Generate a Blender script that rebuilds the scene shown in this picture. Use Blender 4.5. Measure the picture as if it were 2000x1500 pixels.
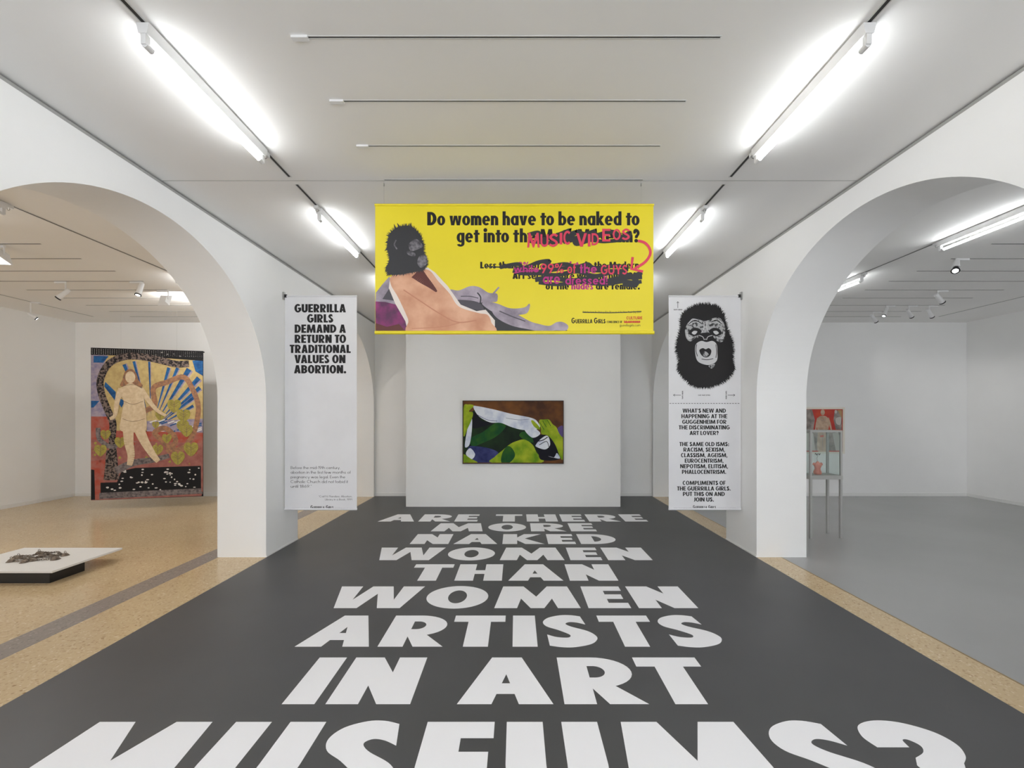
import bpy, bmesh, math, random
from mathutils import Vector, Matrix, Euler
random.seed(7)
PI = math.pi
for o in list(bpy.data.objects): bpy.data.objects.remove(o)
SC = bpy.context.scene
COL = SC.collection

# ------------------------------------------------------------------ camera, world, exposure
EYE = 1.85                 # eye height, metres
FPX = 810.0                # focal length in pixels of the 2000 px wide frame
cam = bpy.data.cameras.new('camera'); cam_ob = bpy.data.objects.new('camera', cam); COL.objects.link(cam_ob)
cam_ob.location = (0, 0, EYE); cam_ob.rotation_euler = (PI/2, 0, 0)
cam.sensor_width = 36; cam.lens = 36*FPX/2000
cam.shift_x = -8/2000; cam.shift_y = 64/2000
cam.clip_start = 0.05
SC.camera = cam_ob
w = bpy.data.worlds.new('world'); SC.world = w; w.use_nodes = True
w.node_tree.nodes['Background'].inputs[0].default_value = (0.93, 0.96, 1, 1)
w.node_tree.nodes['Background'].inputs[1].default_value = 1.7     # added fill light, let in where the front is left open behind the camera
vs = SC.view_settings
vs.view_transform = 'Standard'; vs.look = 'None'; vs.gamma = 1; vs.use_curve_mapping = False
vs.exposure = 0.9
try: SC.cycles.diffuse_bounces = 10; SC.cycles.max_bounces = 14
except Exception: pass
TUBE = 19.0                # emission of the fluorescent tubes
SPOT = 0.13                 # multiplier for the spotlights

def at(px, py, d):         # photograph pixel at depth d -> point of the room
    return Vector(((px-1008)*d/FPX, d, EYE+(814-py)*d/FPX))
CZ = 4.048                 # ceiling height
WL, WR = -3.291, 3.167     # inner faces of the two arcades
OL, OR_ = -3.933, 3.822    # outer faces
YB = 9.67                  # end wall
YF = -3.2                  # front plane behind the camera, left open across the hall
XL, XR = -10.28, 10.50     # far side walls

# ------------------------------------------------------------------ materials
MATS = {}
def lin(c):
    return tuple(((v/255)/12.92 if v/255 <= .04045 else ((v/255+.055)/1.055)**2.4) for v in c)
def mat(name, rgb, rough=.6, metal=0, noise=0, nscale=8, bump=0, bscale=60, spec=.5, emit=0, rgb2=None, stretch=None, ramp=(.35, .65), srgb=True):
    if name in MATS: return MATS[name]
    m = bpy.data.materials.new(name); m.use_nodes = True
    nt = m.node_tree; b = nt.nodes['Principled BSDF']
    c = lin(rgb) if srgb else rgb
    b.inputs['Base Color'].default_value = (*c, 1)
    b.inputs['Roughness'].default_value = rough
    b.inputs['Metallic'].default_value = metal
    b.inputs['Specular IOR Level'].default_value = spec
    tc = nt.nodes.new('ShaderNodeTexCoord'); src = tc.outputs['Object']
    if stretch:
        mp = nt.nodes.new('ShaderNodeMapping'); mp.inputs['Scale'].default_value = stretch
        nt.links.new(src, mp.inputs['Vector']); src = mp.outputs['Vector']
    if noise or rgb2:
        n = nt.nodes.new('ShaderNodeTexNoise'); n.inputs['Scale'].default_value = nscale; n.inputs['Detail'].default_value = 5
        nt.links.new(src, n.inputs['Vector'])
        r = nt.nodes.new('ShaderNodeValToRGB')
        r.color_ramp.elements[0].position = ramp[0]; r.color_ramp.elements[1].position = ramp[1]
        if rgb2: c2 = lin(rgb2) if srgb else rgb2; c1 = c
        else: c1 = tuple(max(0, v*(1-noise)) for v in c); c2 = tuple(min(1, v*(1+noise)) for v in c)
        r.color_ramp.elements[0].color = (*c1, 1); r.color_ramp.elements[1].color = (*c2, 1)
        nt.links.new(n.outputs['Fac'], r.inputs['Fac']); nt.links.new(r.outputs['Color'], b.inputs['Base Color'])
    if bump:
        n2 = nt.nodes.new('ShaderNodeTexNoise'); n2.inputs['Scale'].default_value = bscale; n2.inputs['Detail'].default_value = 3
        nt.links.new(src, n2.inputs['Vector'])
        bp = nt.nodes.new('ShaderNodeBump'); bp.inputs['Strength'].default_value = bump; bp.inputs['Distance'].default_value = .01
        nt.links.new(n2.outputs['Fac'], bp.inputs['Height']); nt.links.new(bp.outputs['Normal'], b.inputs['Normal'])
    if emit:
        b.inputs['Emission Color'].default_value = (.96, .985, 1, 1); b.inputs['Emission Strength'].default_value = emit
    MATS[name] = m
    return m

M_WALL = mat('white_wall_paint', (240, 240, 239), .75, noise=.012, nscale=1.5, bump=.04, bscale=90, spec=.25)
M_CEIL = mat('white_ceiling_paint', (240, 239, 237), .8, noise=.012, nscale=1.2, bump=.03, bscale=70, spec=.2)
M_BASE = mat('white_skirting_paint', (232, 232, 230), .5)
M_GROOVE = mat('grey_shadow_gap', (164, 164, 161), .6)
M_DARK = mat('dark_slot', (48, 47, 46), .6)
M_RAIL = mat('rail_white_metal', (205, 205, 203), .4)
M_LAMPW = mat('lamp_white_metal', (228, 228, 228), .4)
M_BLACK = mat('black_plastic', (22, 22, 23), .5)
M_VINYL = mat('black_vinyl', (74, 74, 75), .42, noise=.06, nscale=1.3, bump=.02, bscale=200, spec=.45)
M_LETTER = mat('white_vinyl', (243, 243, 246), .5, spec=.3)
M_FABW = mat('white_banner_cloth', (224, 224, 227), .75, noise=.02, nscale=3, bump=.06, bscale=4, spec=.2)
M_INK = mat('black_ink', (44, 43, 44), .7, spec=.2)
M_INKT = mat('grey_ink', (70, 70, 72), .7, spec=.2)
M_CHROME = mat('brushed_metal', (170, 170, 168), .35, metal=.8)
M_STEELG = mat('grey_painted_steel', (168, 168, 164), .45)

def terrazzo(name, base, dark, light, rough):
    m = bpy.data.materials.new(name); m.use_nodes = True
    nt = m.node_tree; b = nt.nodes['Principled BSDF']
    tc = nt.nodes.new('ShaderNodeTexCoord')
    v = nt.nodes.new('ShaderNodeTexVoronoi'); v.inputs['Scale'].default_value = 75; v.feature = 'F1'
    nt.links.new(tc.outputs['Object'], v.inputs['Vector'])
    r = nt.nodes.new('ShaderNodeValToRGB'); r.color_ramp.interpolation = 'LINEAR'
    e = r.color_ramp.elements
    e[0].position = 0; e[0].color = (*lin(dark), 1); e[1].position = 1; e[1].color = (*lin(light), 1)
    k = e.new(.25); k.color = (*lin(base), 1); k = e.new(.75); k.color = (*lin(base), 1)
    nt.links.new(v.outputs['Color'], r.inputs['Fac'])
    n = nt.nodes.new('ShaderNodeTexNoise'); n.inputs['Scale'].default_value = .9; n.inputs['Detail'].default_value = 6
    nt.links.new(tc.outputs['Object'], n.inputs['Vector'])
    mx = nt.nodes.new('ShaderNodeMix'); mx.data_type = 'RGBA'; mx.blend_type = 'MULTIPLY'
    mx.inputs['Factor'].default_value = .35
    rr = nt.nodes.new('ShaderNodeValToRGB'); rr.color_ramp.elements[0].position = .3; rr.color_ramp.elements[1].position = .7
    rr.color_ramp.elements[0].color = (.72, .7, .66, 1); rr.color_ramp.elements[1].color = (1, 1, 1, 1)
    nt.links.new(n.outputs['Fac'], rr.inputs['Fac'])
    nt.links.new(r.outputs['Color'], mx.inputs[6]); nt.links.new(rr.outputs['Color'], mx.inputs[7])
    nt.links.new(mx.outputs[2], b.inputs['Base Color'])
    b.inputs['Roughness'].default_value = rough; b.inputs['Specular IOR Level'].default_value = .5
    return m
M_TAN = terrazzo('tan_terrazzo', (208, 184, 146), (160, 130, 92), (232, 214, 180), .2)
M_BAND = terrazzo('grey_terrazzo', (150, 140, 133), (118, 108, 103), (178, 168, 162), .27)
M_GREYF = mat('grey_resin_floor', (164, 164, 164), .26, noise=.03, nscale=.8)

def glass_mat():
    m = bpy.data.materials.new('clear_glass'); m.use_nodes = True
    nt = m.node_tree; out = nt.nodes['Material Output']; nt.nodes.remove(nt.nodes['Principled BSDF'])
    t = nt.nodes.new('ShaderNodeBsdfTransparent'); t.inputs[0].default_value = (.93, .96, .95, 1)
    g = nt.nodes.new('ShaderNodeBsdfGlossy'); g.inputs['Roughness'].default_value = .02
    lw = nt.nodes.new('ShaderNodeLayerWeight'); lw.inputs['Blend'].default_value = .5
    pw = nt.nodes.new('ShaderNodeMath'); pw.operation = 'POWER'; pw.inputs[1].default_value = 5
    f = nt.nodes.new('ShaderNodeMath'); f.operation = 'MULTIPLY_ADD'; f.inputs[1].default_value = .5; f.inputs[2].default_value = .035
    nt.links.new(lw.outputs['Facing'], pw.inputs[0]); nt.links.new(pw.outputs[0], f.inputs[0])
    mx = nt.nodes.new('ShaderNodeMixShader')
    nt.links.new(f.outputs[0], mx.inputs[0]); nt.links.new(t.outputs[0], mx.inputs[1]); nt.links.new(g.outputs[0], mx.inputs[2])
    nt.links.new(mx.outputs[0], out.inputs['Surface'])
    return m
M_GLASS = glass_mat()
M_TUBE = mat('lit_tube', (255, 255, 255), .5, emit=TUBE)
M_TUBE_OFF = mat('unlit_tube', (225, 225, 222), .4)
M_LENS = mat('lit_lens', (255, 255, 255), .4, emit=4)

# ------------------------------------------------------------------ mesh builder
class MB:
    def __init__(s): s.v = []; s.f = []; s.m = []; s.mats = []
    def mi(s, m):
        if m not in s.mats: s.mats.append(m)
        return s.mats.index(m)
    def face(s, pts, m):
        k = len(s.v); s.v += [tuple(p) for p in pts]; s.f.append(tuple(range(k, k+len(pts)))); s.m.append(s.mi(m))
    def hexa(s, c, m):      # 8 corners: 4 bottom ccw, 4 top ccw
        k = len(s.v); s.v += [tuple(p) for p in c]; i = s.mi(m)
        for q in ((3,2,1,0),(4,5,6,7),(0,1,5,4),(1,2,6,5),(2,3,7,6),(3,0,4,7)):
            s.f.append(tuple(k+a for a in q)); s.m.append(i)
    def box(s, x0, x1, y0, y1, z0, z1, m):
        s.hexa([(x0,y0,z0),(x1,y0,z0),(x1,y1,z0),(x0,y1,z0),(x0,y0,z1),(x1,y0,z1),(x1,y1,z1),(x0,y1,z1)], m)
    def extrude_xz(s, prof, y0, y1, m):   # closed ccw profile in x,z swept along y
        n = len(prof); k = len(s.v); i = s.mi(m)
        s.v += [(x,y0,z) for x,z in prof] + [(x,y1,z) for x,z in prof]
        s.f.append(tuple(k+j for j in range(n))); s.m.append(i)
        s.f.append(tuple(k+n+j for j in reversed(range(n)))); s.m.append(i)
        for j in range(n):
            a, b = j, (j+1) % n
            s.f.append((k+b, k+a, k+n+a, k+n+b)); s.m.append(i)
    def sweep(s, pts, rads, m, seg=12, caps=True):  # tube of changing radius
        pts = [Vector(p) for p in pts]; i = s.mi(m); k = len(s.v); n = len(pts)
        if not hasattr(rads, '__len__'): rads = [rads]*n
        up = None
        for j, p in enumerate(pts):
            t = (pts[min(j+1, n-1)]-pts[max(j-1, 0)]).normalized()
            if up is None: up = Vector((0, 0, 1)) if abs(t.z) < .9 else Vector((1, 0, 0))
            a = t.cross(up)
            if a.length < 1e-6: a = t.cross(Vector((0, 1, 0)))
            a.normalize(); b = a.cross(t).normalized(); up = b
            for q in range(seg):
                th = 2*PI*q/seg
                s.v.append(tuple(p+(a*math.cos(th)+b*math.sin(th))*rads[j]))
        for j in range(n-1):
            for q in range(seg):
                q2 = (q+1) % seg
                s.f.append((k+j*seg+q, k+j*seg+q2, k+(j+1)*seg+q2, k+(j+1)*seg+q)); s.m.append(i)
        if caps:
            s.f.append(tuple(k+q for q in reversed(range(seg)))); s.m.append(i)
            s.f.append(tuple(k+(n-1)*seg+q for q in range(seg))); s.m.append(i)
    def build(s, name, parent=None, smooth=False, bevel=0):
        me = bpy.data.meshes.new(name); me.from_pydata(s.v, [], s.f)
        for m in s.mats: me.materials.append(m)
        me.polygons.foreach_set('material_index', s.m)
        if smooth:
            me.polygons.foreach_set('use_smooth', [True]*len(me.polygons))
            try: me.set_sharp_from_angle(angle=math.radians(40))
            except Exception: pass
        me.update()
        o = bpy.data.objects.new(name, me); COL.objects.link(o)
        if parent:
            o.parent = parent; o.location = -parent.location if not parent.parent else -parent.parent.location*0
        if bevel:
            md = o.modifiers.new('bevel', 'BEVEL'); md.width = bevel; md.segments = 2; md.limit_method = 'ANGLE'
        return o
def thing(name, label, cat, loc=(0, 0, 0), group=None):
    o = bpy.data.objects.new(name, None); COL.objects.link(o); o.location = loc; o.empty_display_size = .1
    o['label'] = label; o['category'] = cat
    if group: o['group'] = group
    return o
def tag(o, label, cat, group=None):
    o['label'] = label; o['category'] = cat
    if group: o['group'] = group
    return o
def struct(o): o['kind'] = 'structure'; return o
def bx(name, x0, x1, y0, y1, z0, z1, m, parent=None, bevel=0):
    b = MB(); b.box(x0, x1, y0, y1, z0, z1, m); return b.build(name, parent, bevel=bevel)

# ------------------------------------------------------------------ the setting
struct(bx('floor', XL-.2, 3.497, YF-.2, YB+.2, -.12, 0, M_TAN))
struct(bx('floor_right', 3.497, XR+.2, YF-.2, YB+.2, -.12, 0, M_GREYF))
struct(bx('trim_1', -4.19, -3.92, YF, YB, -.01, .0012, M_BAND))
M_JOINT = mat('brass_joint', (140, 120, 84), .4)
struct(bx('trim_2', 3.485, 3.500, YF, YB, -.01, .0015, M_JOINT))
struct(bx('ceiling', XL-.2, XR+.2, YF-.2, YB+.2, CZ, CZ+.15, M_CEIL))
struct(bx('wall_back', XL-.2, XR+.2, YB, YB+.2, 0, CZ, M_WALL))
struct(bx('light_blocker_left', -6.7, OL, YF-.2, YF, 0, CZ, M_WALL))  # unseen wall, added to keep the front fill light off the pillar faces
struct(bx('light_blocker_right', OR_, 6.7, YF-.2, YF, 0, CZ, M_WALL))  # added out of view, narrows the right room's opening to the fill light
struct(bx('wall_far_left', XL-.2, XL, YF, YB, 0, CZ, M_WALL))
struct(bx('wall_far_right', XR, XR+.2, YF, YB, 0, CZ, M_WALL))
struct(bx('baseboard_back_left', XL, OL, YB-.014, YB, 0, .075, M_BASE))
struct(bx('baseboard_back_middle', WL, WR, YB-.014, YB, 0, .075, M_BASE))
struct(bx('baseboard_back_right', OR_, XR, YB-.014, YB, 0, .075, M_BASE))
struct(bx('baseboard_far_left', XL, XL+.014, YF, YB-.014, 0, .075, M_BASE))
struct(bx('baseboard_far_right', XR-.014, XR, YF, YB-.014, 0, .075, M_BASE))

ARCH_R = 1.67
ARCHES = [-.66, 3.79, 7.92]
def arcade(name, x0, x1, zc):
    top = CZ-.04
    ys = [(YF, 0)]
    for c in ARCHES:
        ys += [(c-ARCH_R, 0), (c-ARCH_R, zc)]
        for k in range(1, 72):
            a = PI-PI*k/72
            ys.append((c+ARCH_R*math.cos(a), zc+ARCH_R*math.sin(a)))
        ys += [(c+ARCH_R, zc), (c+ARCH_R, 0)]
    ys.append((YB, 0))
    b = MB()
    for (ya, za), (yb, zb) in zip(ys, ys[1:]):
        if yb > ya+1e-9:
            for x in (x0, x1):
                q = [(x, ya, za), (x, yb, zb), (x, yb, top), (x, ya, top)]
                b.face(q if x == x1 else q[::-1], M_WALL)
        if not (za == 0 and zb == 0):
            b.face([(x0, ya, za), (x1, ya, za), (x1, yb, zb), (x0, yb, zb)], M_WALL)
    b.face([(x0, YF, top), (x1, YF, top), (x1, YB, top), (x0, YB, top)], M_WALL)
    bm = bmesh.new(); o = b.build(name)
    bm.from_mesh(o.data); bmesh.ops.remove_doubles(bm, verts=bm.verts, dist=1e-5); bmesh.ops.recalc_face_normals(bm, faces=bm.faces)
    bm.to_mesh(o.data); bm.free()
    return struct(o)
arcade('wall_left', OL, WL, 2.075)
arcade('wall_right', WR, OR_, 2.115)
for nm, xa, xb in (('trim_3', OL, WL), ('trim_4', WR, OR_)):
    b = MB(); b.box(xa+.003, xb-.003, YF, YB, CZ-.04, CZ-.012, M_GROOVE); b.box(xa+.02, xb-.02, YF, YB, CZ-.012, CZ, M_DARK); struct(b.build(nm))
n = 5
for ya, yb in ((ARCHES[0]+ARCH_R, ARCHES[1]-ARCH_R), (ARCHES[1]+ARCH_R, ARCHES[2]-ARCH_R)):
    struct(bx('trim_%d' % n, WL, WL+.008, ya, yb, 0, .022, M_BASE)); n += 1
    struct(bx('trim_%d' % n, WR-.008, WR, ya, yb, 0, .022, M_BASE)); n += 1
struct(bx('trim_%d' % n, WL, WR, 3.858, 3.863, CZ-.0015, CZ+.002, M_GROOVE)); n += 1

# free-standing partition at the end of the hall
PD = 8.51
part = bx('partition_wall', -2.26, 2.14, PD, PD+.28, 0, 3.82, M_WALL)
tag(part, 'white free-standing partition wall behind the yellow banner, carrying the green painting', 'partition wall')

# ------------------------------------------------------------------ lettering: outline glyphs made from strokes and polygons
class Q(list): pass      # a quad of a stroke, sid tells which stroke
SID = [0]
class Arc(list): pass
def stroke(path, a, b, closed=False):
    SID[0] += 1
    if isinstance(path, Arc):       # ring sector between two true ellipses
        cx, cy, rx, ry, a0, a1, n = path.p; out = []
        pt = lambda k, s_: (cx+max(.004, rx+s_*a)*math.cos(math.radians(a0+(a1-a0)*k/n)), cy+max(.004, ry+s_*b)*math.sin(math.radians(a0+(a1-a0)*k/n)))
        for k in range(n):
            e = Q([pt(k, 1), pt(k+1, 1), pt(k+1, -1), pt(k, -1)]); e.sid = SID[0]; out.append(e)
        return out
    n = len(path); L = []; R = []
    for i in range(n):
        if closed: p, q = path[i-1], path[(i+1) % n]
        else: p, q = path[max(i-1, 0)], path[min(i+1, n-1)]
        dx, dy = q[0]-p[0], q[1]-p[1]; l = math.hypot(dx, dy) or 1e-9
        nx, ny = -dy/l, dx/l
        d = math.sqrt((a*nx)**2+(b*ny)**2) or 1e-9
        ox, oy = a*a*nx/d, b*b*ny/d
        L.append((path[i][0]+ox, path[i][1]+oy)); R.append((path[i][0]-ox, path[i][1]-oy))
    out = []
    for i in range(n if closed else n-1):
        j = (i+1) % n
        e = Q([L[i], R[i], R[j], L[j]]); e.sid = SID[0]; out.append(e)
    return out
def arc(cx, cy, rx, ry, a0, a1, n=28):
    A = Arc([(cx+rx*math.cos(math.radians(a0+(a1-a0)*k/n)), cy+ry*math.sin(math.radians(a0+(a1-a0)*k/n))) for k in range(n+1)]); A.p = (cx, cy, rx, ry, a0, a1, n)
    return A
def spline(P, n=8):
    out = []
    for i in range(len(P)-1):
        p0 = P[max(i-1, 0)]; p1 = P[i]; p2 = P[i+1]; p3 = P[min(i+2, len(P)-1)]
        for k in range(n):
            t = k/n
            out.append(tuple(.5*((2*p1[c])+(-p0[c]+p2[c])*t+(2*p0[c]-5*p1[c]+4*p2[c]-p3[c])*t*t+(-p0[c]+3*p1[c]-3*p2[c]+p3[c])*t**3) for c in (0, 1)))
    out.append(tuple(P[-1])); return out
def rc(x0, y0, x1, y1): return [(x0, y0), (x1, y0), (x1, y1), (x0, y1)]
class Style:
    def __init__(s, S, T, W, xh=.7, lS=None, lT=None, lw=.62, gap=.08, space=.32):
        s.S, s.T, s.W, s.xh, s.gap, s.space = S, T, W, xh, gap, space
        s.lS = lS or S; s.lT = lT or T; s.lw = lw
WEXT = dict(A=1.14, B=.92, C=.95, D=.99, E=.72, F=.68, G=1.05, H=.98, J=.6, K=1.06, L=.68, M=1.46, N=1.0, O=1.1, P=.9, Q=1.1, R=1.0, S=.83, T=.88, U=.97, V=1.12, W=1.58, X=1.1, Y=1.05, Z=.85)
WCON = dict(A=.76, B=.68, C=.66, D=.72, E=.55, F=.52, G=.77, H=.72, J=.45, K=.72, L=.5, M=1.06, N=.73, O=.76, P=.64, Q=.76, R=.7, S=.56, T=.56, U=.71, V=.76, W=1.1, X=.74, Y=.72, Z=.6)
WLIG = dict(A=.8, B=.58, C=.86, D=.75, E=.5, F=.48, G=.95, H=.74, J=.36, K=.66, L=.44, M=.98, N=.82, O=1.0, P=.52, Q=1.0, R=.57, S=.56, T=.52, U=.68, V=.72, W=1.12, X=.72, Y=.68, Z=.66)
EXT = Style(.385, .225, WEXT, gap=.13, space=.42)
CON = Style(.285, .2, WCON, xh=.72, lS=.245, lT=.15, lw=.62, gap=.05, space=.28)
CONB = Style(.225, .17, WCON, xh=.72, lS=.2, lT=.14, lw=.6, gap=.06, space=.28)
LIG = Style(.1, .095, WLIG, xh=.62, lS=.1, lT=.095, lw=.6, gap=.1, space=.32)
HAND = Style(.17, .17, WCON, xh=.68, lS=.16, lT=.16, lw=.6, gap=.1, space=.3)
def glyph(ch, st):
    S, T = st.S, st.T
    if ch == ' ': return [], st.space
    if ch in st.W:
        w = st.W[ch]
        if ch == 'E': return [rc(0,0,S,1), rc(0,0,w,T), rc(0,1-T,w,1), rc(0,.5-T*.47,w*.94,.5+T*.47)], w
        if ch == 'F': return [rc(0,0,S,1), rc(0,1-T,w,1), rc(0,.46-T*.47,w*.92,.46+T*.47)], w
        if ch == 'H': return [rc(0,0,S,1), rc(w-S,0,w,1), rc(0,.5-T*.5,w,.5+T*.5)], w
        if ch == 'L': return [rc(0,0,S,1), rc(0,0,w,T)], w
        if ch == 'T': return [rc(w/2-S/2,0,w/2+S/2,1), rc(0,1-T,w,1)], w
        if ch == 'A':
            ap = S*1.08; sx = S*1.06; k = min(.9, (w/2-sx)/(w/2-ap/2)); yi = k if k < .97 else .9
            yi = max(.6, min(.86, yi*.92))
            l = [(0,0),(sx,0),(w/2,yi),(w/2,1),(w/2-ap/2,1)]
            bx0 = w/2-ap/2
            y0, y1 = .19, .19+T*.95
            fx = lambda y: sx*.5+(w/2-sx*.5)*y*.95
            return [l, [(w-x, y) for x, y in reversed(l)], [(fx(y0),y0),(w-fx(y0),y0),(w-fx(y1),y1),(fx(y1),y1)]], w
        if ch == 'V':
            b = S*.55; l = [(0,1),(w/2-b,0),(w/2+b,0),(w,1),(w-S*1.1,1),(w/2,.32 if S > .15 else .12),(S*1.1,1)]
            return [[l[0],l[1],(w/2,0),l[5],l[6]], [(w/2,0),l[2],l[3],l[4],l[5]]], w
        if ch == 'W':
            p = w*.27; b = S*.5; sx = S*1.05; q = .36 if S > .15 else .12
            half = [[(0,1),(p-b,0),(p,0),(p,q),(sx,1)], [(p,0),(p+b,0),(w/2,1-q*1.02 if S > .15 else .86),(w/2,1),(w/2-b,1),(p,q)]]
            return half+[[(w-x, y) for x, y in reversed(g)] for g in half], w
        if ch == 'M':
            m = w*.085 if S > .15 else w*.04; b = S*.3; v = .5 if S > .3 else (.42 if S > .15 else .22); q = .55 if S > .15 else .82
            sm = S*1.0
            half = [[(0,0),(S,0),(m+S*.98,q+.12),(m+sm,1),(m,1)], [(m+S*.6,q+.12 if S > .15 else .86),(w/2-b,0),(w/2,0),(w/2,v),(m+sm,1),(m+sm*.55,1)]]
            return half+[[(w-x, y) for x, y in reversed(g)] for g in half], w
        if ch == 'N':
            d = S*1.04
            return [rc(0,0,S,1), rc(w-S,0,w,1), [(0,1),(w-d,0),(w,0),(d,1)]], w
        if ch == 'K':
            return [rc(0,0,S,1), [(S*.8,.5),(w-S*1.25,1),(w-S*.02,1),(S*1.1+(w-S)*.22,.52),(S*.9,.42)], [(S*.9,.42),(w-S*1.2,0),(w+S*.1,0),(S*1.1+(w-S)*.22,.56),(S*.8,.6)]], w
        if ch == 'X': return [[(0,0),(S*1.15,0),(w,1),(w-S*1.15,1)], [(0,1),(S*1.15,1),(w,0),(w-S*1.15,0)]], w
        if ch == 'Y': return [rc(w/2-S/2,0,w/2+S/2,.5), [(0,1),(w/2-S/2,.4),(w/2+S/2,.4),(w/2,.62),(S*1.1,1)], [(w,1),(w-S*1.1,1),(w/2,.62),(w/2-S/2,.4),(w/2+S/2,.4)]], w
        if ch == 'Z': return [rc(0,0,w,T), rc(0,1-T,w,1), [(0,T),(S*1.1,T),(w,1-T),(w-S*1.1,1-T)]], w
        if ch == 'O' or ch == 'Q':
            g = stroke(arc(w/2,.5,w/2-S/2,.52-T/2,0,360,44), S/2, T/2)
            if ch == 'Q': g.append([(w*.5,.3),(w*.65,.36),(w,0),(w*.8,-.06)])
            return g, w
        if ch == 'C': return stroke(arc(w*.54,.5,w*.54-S/2,.52-T/2,48,312), S/2, T/2), w
        if ch == 'G': return stroke(arc(w*.52,.5,w*.52-S/2,.52-T/2,45,335), S/2, T/2)+[rc(w*.52,.38,w,.38+T), rc(w-S*.85,.2,w,.5)], w
        if ch == 'D':
            rx = min(w-S*.6, w*.62); cx = w-rx
            return [rc(0,0,S,1), rc(S*.5,0,cx+.01,T), rc(S*.5,1-T,cx+.01,1)]+stroke(arc(cx,.5,rx-S/2,.5-T/2,-90,90), S/2, T/2), w
        if ch in 'PRB':
            t = T*.95; yl = .42 if ch != 'B' else .5; ry = (1-yl+t*.5)/2; cy = 1-ry; rx = min(.36 if S < .3 else .5, w-S*.75); ww = w if ch != 'R' else w*.96
            cx = ww-rx-(.02 if ch == 'B' else 0)
            g = [rc(0,0,S,1), rc(S*.5,1-t,cx+.01,1), rc(S*.5,cy-ry,cx+.01,cy-ry+t)]+stroke(arc(cx,cy,rx-S*.46,ry-t/2,-90,90,18), S*.46, t/2)
            if ch == 'R': g.append([(w-S*1.2,0),(w,0),(cx+.08,cy-ry+t*.9),(S*.9,cy-ry+t*.9),(S*.95,cy-ry+t*.1)])
            if ch == 'B':
                ry2 = (.5+t*.5)/2; cx2 = w-rx
                g += [rc(S*.5,0,cx2+.01,t)]+stroke(arc(cx2,ry2,rx-S*.48,ry2-t/2,-90,90,18), S*.48, t/2)
            return g, w
        if ch == 'U': return [rc(0,w*.48,S,1), rc(w-S,w*.48,w,1)]+stroke(arc(w/2,w*.48,w/2-S/2,w*.48+.02-T*.55,180,360), S/2, T*.55), w
        if ch == 'J': return [rc(w-S,.3,w,1)]+stroke(arc(w*.4,.3,w*.6-S/2,.32-T/2,255,360,14), S/2, T/2), w
        if ch == 'S' and S > .2:
            k = (S-.285)*.25
            A_ = [(.80,.97),(.60,1.015),(.38,1.01),(.12,.92),(.0,.77),(.06,.62),(.28,.50),(.46,.38),(.50,.32),(.46,.27),(.34,.265),(.20,.29),(.05,.36)]
            B_ = [(.07,.03),(.30,-.015),(.55,-.01),(.86,.08),(1.0,.23),(.97,.36),(.84,.48),(.58,.60),(.47,.68),(.47,.73),(.56,.765),(.70,.745),(.86,.68)]
            A1 = spline(A_, 5); B1 = spline(B_, 5)
            ns = len(A1); out = []; sid = Q([]); SID[0] += 1
            # strip quads between the two sides, matched from top to bottom
            return [[(x*w, y) for x, y in A1+B1]], w
        if ch == 'S':
            e = T/2; a = S/2*.9
            P = [(w*.9,.80),(w*.72,.985-e),(w*.48,1.02-e),(a+w*.07,.86-e*.5),(a+w*.02,.72),(w*.24+a*.3,.60),(w*.5,.51),(w*.78-a*.3,.40),(w-a-w*.02,.28),(w-a-w*.07,.14+e*.5),(w*.5,-.02+e),(w*.26,.015+e),(w*.04,.17)]
            return stroke(spline(P, 6), a, e), w
    if ch == 'I': return [rc(0,0,S,1)], S
    s, t, xh, lw = st.lS, st.lT, st.xh, st.lw
    if ch == '?' and S > .2:
        w = .86 if S > .3 else .5
        O = spline([(.04,.66),(.0,.80),(.10,.95),(.36,1.02),(.66,.99),(.92,.86),(1.0,.70),(.93,.56),(.80,.47)], 6)+[(.66,.32),(.26,.32),(.26,.45)]+spline([(.34,.535),(.50,.60),(.56,.68),(.50,.755),(.43,.75),(.41,.66)], 6)
        return [[(x*w, y) for x, y in O], arc(w*.46,.125,min(.17, S*.5),.135,0,345,20)], w
    if ch == '?':
        w = .78 if S > .3 else max(.4, S*2.3)
        P = [(S*.12,.70),(S*.4,.88),(w*.5,1.02-T/2),(w-S*.5,.84),(w-S*.5,.70),(w*.62,.52),(w*.46,.40),(w*.46,.30)]
        return stroke(spline(P, 6), S/2*.9, T/2)+[arc(w*.46,S*.5,S*.55,S*.55,0,340,16)], w
    if ch == '.': return [arc(s*.6,s*.55,s*.6,s*.6,0,345,16)], s*1.2
    if ch == ',': return [[(s*.3,s),(s*1.2,s),(s*.6,-s*.9),(0,-s*.9)]], s*1.2
    if ch == ':': return [arc(s*.6,s*.55,s*.6,s*.6,0,345,16), arc(s*.6,s*.55+.42,s*.6,s*.6,0,345,16)], s*1.2
    if ch == "'": return [[(s*.15,1),(s*.95,1),(s*.55,.66),(0,.66)]], s
    if ch == '!': return [[(0,1),(s,1),(s*.8,.3),(s*.2,.3)], arc(s*.5,s*.5,s*.55,s*.55,0,345,14)], s
    if ch == '-': return [rc(0,.3,.3,.3+t)], .3
    if ch == '*': return [[(.14+.14*math.cos(a)+.03*math.sin(a), .86+.14*math.sin(a)-.03*math.cos(a)), (.14+.14*math.cos(a)-.03*math.sin(a), .86+.14*math.sin(a)+.03*math.cos(a)), (.14-.03*math.sin(a), .86+.03*math.cos(a)), (.14+.03*math.sin(a), .86-.03*math.cos(a))] for a in [PI/2+2*PI*k/5 for k in range(5)]], .28
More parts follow.
